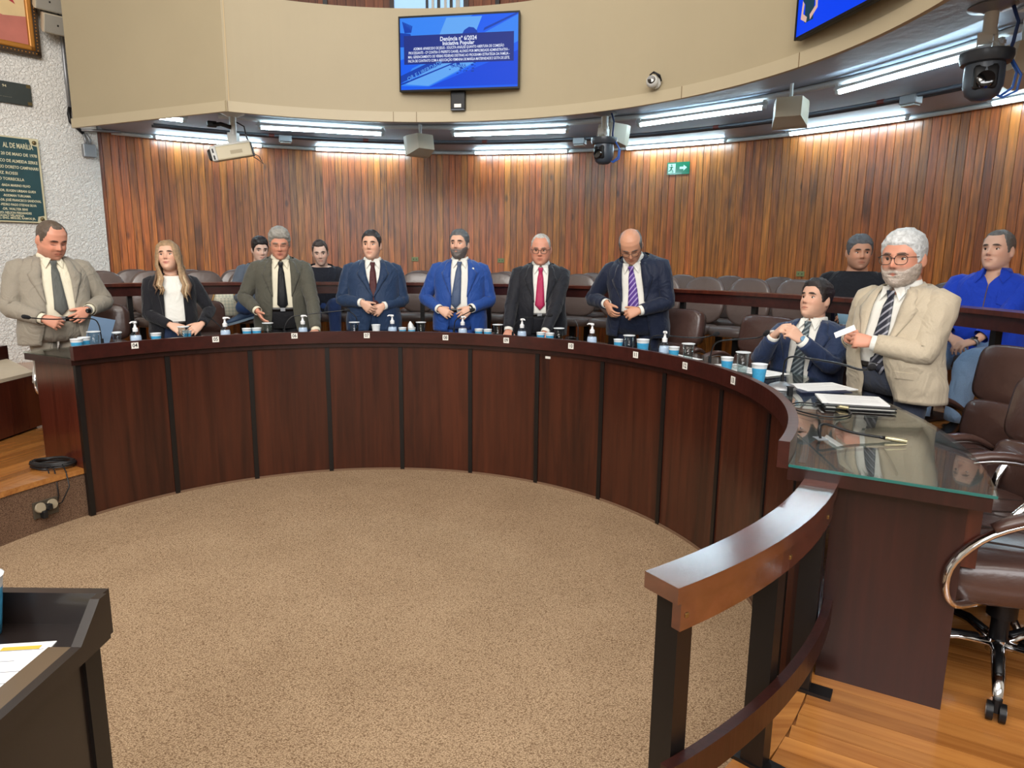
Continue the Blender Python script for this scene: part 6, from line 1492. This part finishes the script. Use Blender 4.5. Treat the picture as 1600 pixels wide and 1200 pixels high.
sheet('white sheet behind the gel dispenser nearest the right', rect(2.08, 1.36, .21, .30, 25), ZD, 2, 5)
sheet('loose white sheet behind the cups in front of the seated man in navy', rect(2.33, .92, .22, .29, 12), ZD, 2, 6)
sheet('second loose white sheet overlapping towards the seated man', rect(2.44, .74, .20, .27, 30), ZD + .003, 2, 4)
sheet('white sheet before the man with the pink tie', rect(1.07, 2.12, .2, .12, -10), ZD, 2, 3)
sheet('pale sheet on the desk before the woman', rect(-1.62, 2.0, .22, .12, 40), ZD, 2, 3)
t = thing('small_bowl', 'clear dish among the papers in front of the seated man in navy', 'dish', Matrix.Translation((*P(160.2, 2.47).xy, ZD))); b = MB(); b.lathe([(.0, .002), (.02, .002), (.045, .025), (.043, .026), (.0, .005)], 18, caps=False); b.build('glass', M_drink, t, True); b = MB(); b.lathe([(.043, .0255), (.046, .0265), (.043, .0275)], 18, caps=False); b.build('rim', M_clear, t)
t = thing('blue_folder', 'pale blue folder leaning at the waist of the man in light grey', 'folder', polm(37.3, 2.62, ZD) @ Matrix.Rotation(R(-14), 4, 'Y') @ Matrix.Rotation(R(-12), 4, 'X')); b = MB(); b.box((0, 0, .11), (.16, .006, .22)); b.build('cover', mat('folder_pale', srgb(120, 146, 176), .5), t)
t = thing('plastic_cup', 'stack of clear cups beside the microphone at the left end', 'cup', polm(39.6, 2.5, ZD)); b = MB(); b.lathe([(.0, .002), (.022, .002), (.030, .09), (.031, .105), (.028, .105), (.02, .01)], 16, caps=False); b.build('wall', M_clear, t, True); b = MB(); b.lathe([(.030, .10), (.033, .107), (.030, .112)], 16, caps=False); b.build('rim', M_cupw, t)

# ================================================================ lectern, cables on the step, audience things
M_lect = mat('lectern_black_wood', srgb(30, 23, 21), .3, coat=.3, noise_s=12, noise_v=.15); M_lecte = mat('lectern_worn_edge', srgb(92, 76, 58), .35)
t = thing('lectern', 'dark wooden speaker desk with raised edges at the lower left corner', 'desk')
b = MB(); b.box((-.30, -2.36, .985), (.80, .72, .03)); b.build('top_board', M_lect, t)
b = MB(); b.box((-.30, -1.995, 1.02), (.80, .022, .10)); b.build('back_ledge', M_lect, t)
b = MB(); b.prism([(-2.006, .97), (-2.006, 1.07), (-2.03, 1.07), (-2.10, 1.006), (-2.72, 1.006), (-2.72, .97)], .088, .108, m=Matrix(((0, 0, 1, 0), (1, 0, 0, 0), (0, 1, 0, 0), (0, 0, 0, 1)))); b.build('side_ledge', M_lect, t)
b = MB(); b.box((.066, -2.40, 1.002), (.044, .60, .008)); b.build('worn_border', M_lecte, t)
b = MB(); b.box((.075, -2.36, .485), (.02, .66, .97)); b.build('side_panel', M_lect, t)
b = MB(); b.box((.086, -2.045, .485), (.012, .05, .97)); b.build('corner_post', M_black, t)
b = MB(); b.box((-.30, -2.02, .485), (.74, .02, .97)); b.build('front_panel', M_lect, t)
b = MB(); b.box((-.675, -2.36, .485), (.02, .66, .97)); b.build('side_panel', M_lect, t)
m = Matrix.Translation((-.117, -2.055, 1.0)) @ Matrix.Scale(1.15, 4); dup(c0, m, 'blue paper cup on the dark desk at the lower left corner', 'blue paper cups on the desk')
t = sheet('white form with yellow heading on the dark desk at lower left', rect(.005, -2.20, .11, .24, 8), 1.0005, 2, 6)
b = MB(); b.box((-.0, .10, .0030), (.07, .012, .0006)); b.build('yellow_heading', mat('yellow', srgb(200, 170, 60), .7), t, m=Matrix.Rotation(R(8), 4, 'Z'))
sheet('blue edged white sheets under the form on the dark desk', rect(.018, -2.24, .10, .27, -16), 1.0, 1)
# coil of black cable on the step at the left
t = thing('cable_coil', 'coil of black cable lying on the wooden step at the left', 'cable', Matrix.Translation((*P(27.4, 2.44).xy, ZP)))
b = MB(); pts = []
rnd = random.Random(9)
for i in range(150):
    a = i * .37; k = 1 + .10 * math.sin(i * .05) + rnd.uniform(-.03, .03); pts.append((.135 * k * math.cos(a), .085 * k * math.sin(a), .01 + .035 * abs(math.sin(i * .021)) + rnd.uniform(0, .004)))
b.tube(pts, .0065, 6); b.build('cable', M_mic, t, True)
b = MB(); b.tube([(.05, -.09, .03), (.10, -.14, .02), (.13, -.175, -.05), (.14, -.185, -.14), (.12, -.19, -.2)], .004, 6); b.tube([(.0, -.08, .03), (.055, -.135, .02), (.09, -.165, -.08), (.12, -.19, -.2)], .004, 6); b.tube([(.1, -.06, .04), (.16, -.12, .01), (.20, -.16, -.08), (.16, -.19, -.18), (.12, -.19, -.2)], .004, 6); b.build('hanging_loop', M_mic, t, True)
t = thing('floor_outlet', 'round outlets with plugs on the carpeted step riser', 'outlet', polm(22.6, 2.24, .145))
b = MB(); b.box((0, .004, .0), (.16, .008, .11), bev=.003); b.build('plate', mat('outlet_plate', srgb(70, 62, 50), .5), t)
for s in (-1, 1):
    b = MB(); b.lathe([(.034, 0), (.034, .012), (.03, .016)], 18, m=Matrix.Translation((s * .038, .006, .012)) @ Matrix.Rotation(R(-70), 4, 'X')); b.build('cap', mat('outlet_cap', srgb(150, 136, 112), .5), t, 40)
b = MB(); b.box((.03, .03, -.03), (.03, .04, .05), bev=.006); b.box((-.005, .03, .01), (.03, .04, .04), bev=.006); b.build('plug', M_mic, t)
# handbag and other things in the audience
t = thing('handbag', 'white quilted handbag with tan straps on an audience chair', 'bag', polm(61.3, 4.18, ZT + .495))
b = MB(); rr = []
for z, w_, d in ((0, .135, .06), (.01, .145, .066), (.09, .135, .062), (.18, .11, .05), (.235, .095, .035), (.24, .09, .02)): rr.append([(w_ * math.copysign(abs(math.cos(2 * PI * j / 24)) ** .6, math.cos(2 * PI * j / 24)), d * math.sin(2 * PI * j / 24), z) for j in range(24)])
b.rings(rr); M_quilt = mat('quilted', srgb(220, 214, 192), .45)
nt = M_quilt.node_tree; ck = nt.nodes.new('ShaderNodeTexChecker'); mp = nt.nodes.new('ShaderNodeMapping'); tc = nt.nodes.new('ShaderNodeTexCoord'); mp.inputs['Rotation'].default_value = (0, R(45), 0); ck.inputs['Scale'].default_value = 42; ck.inputs[1].default_value = srgb(226, 220, 198); ck.inputs[2].default_value = srgb(196, 196, 176); nt.links.new(tc.outputs['Object'], mp.inputs[0]); nt.links.new(mp.outputs[0], ck.inputs[0]); nt.links.new(ck.outputs[0], nt.nodes['Principled BSDF'].inputs['Base Color'])
b.build('body', M_quilt, t, True)
M_tan = mat('tan_strap', srgb(186, 144, 84), .5)
for s in (-1, 1):
    b = MB(); b.tube([(s * .125, .03, .06), (s * .115, .04, .16), (s * .085, .03, .25), (s * .06, .01, .30)], .008, 8); b.build('strap', M_tan, t, True)
t = thing('white_plug', 'white and black plug lying on the floor of the audience tier at right', 'plug', Matrix.Translation((*P(155.9, 4.72).xy, ZT + .03)) @ Matrix.Rotation(R(20), 4, 'Z'))
b = MB(); b.tube([(-.06, 0, 0), (.02, 0, 0)], .03, 14); b.build('white_body', M_cupw, t, 40); b = MB(); b.tube([(.02, 0, 0), (.08, 0, 0)], .028, 14); b.build('black_end', M_mic, t, 40)
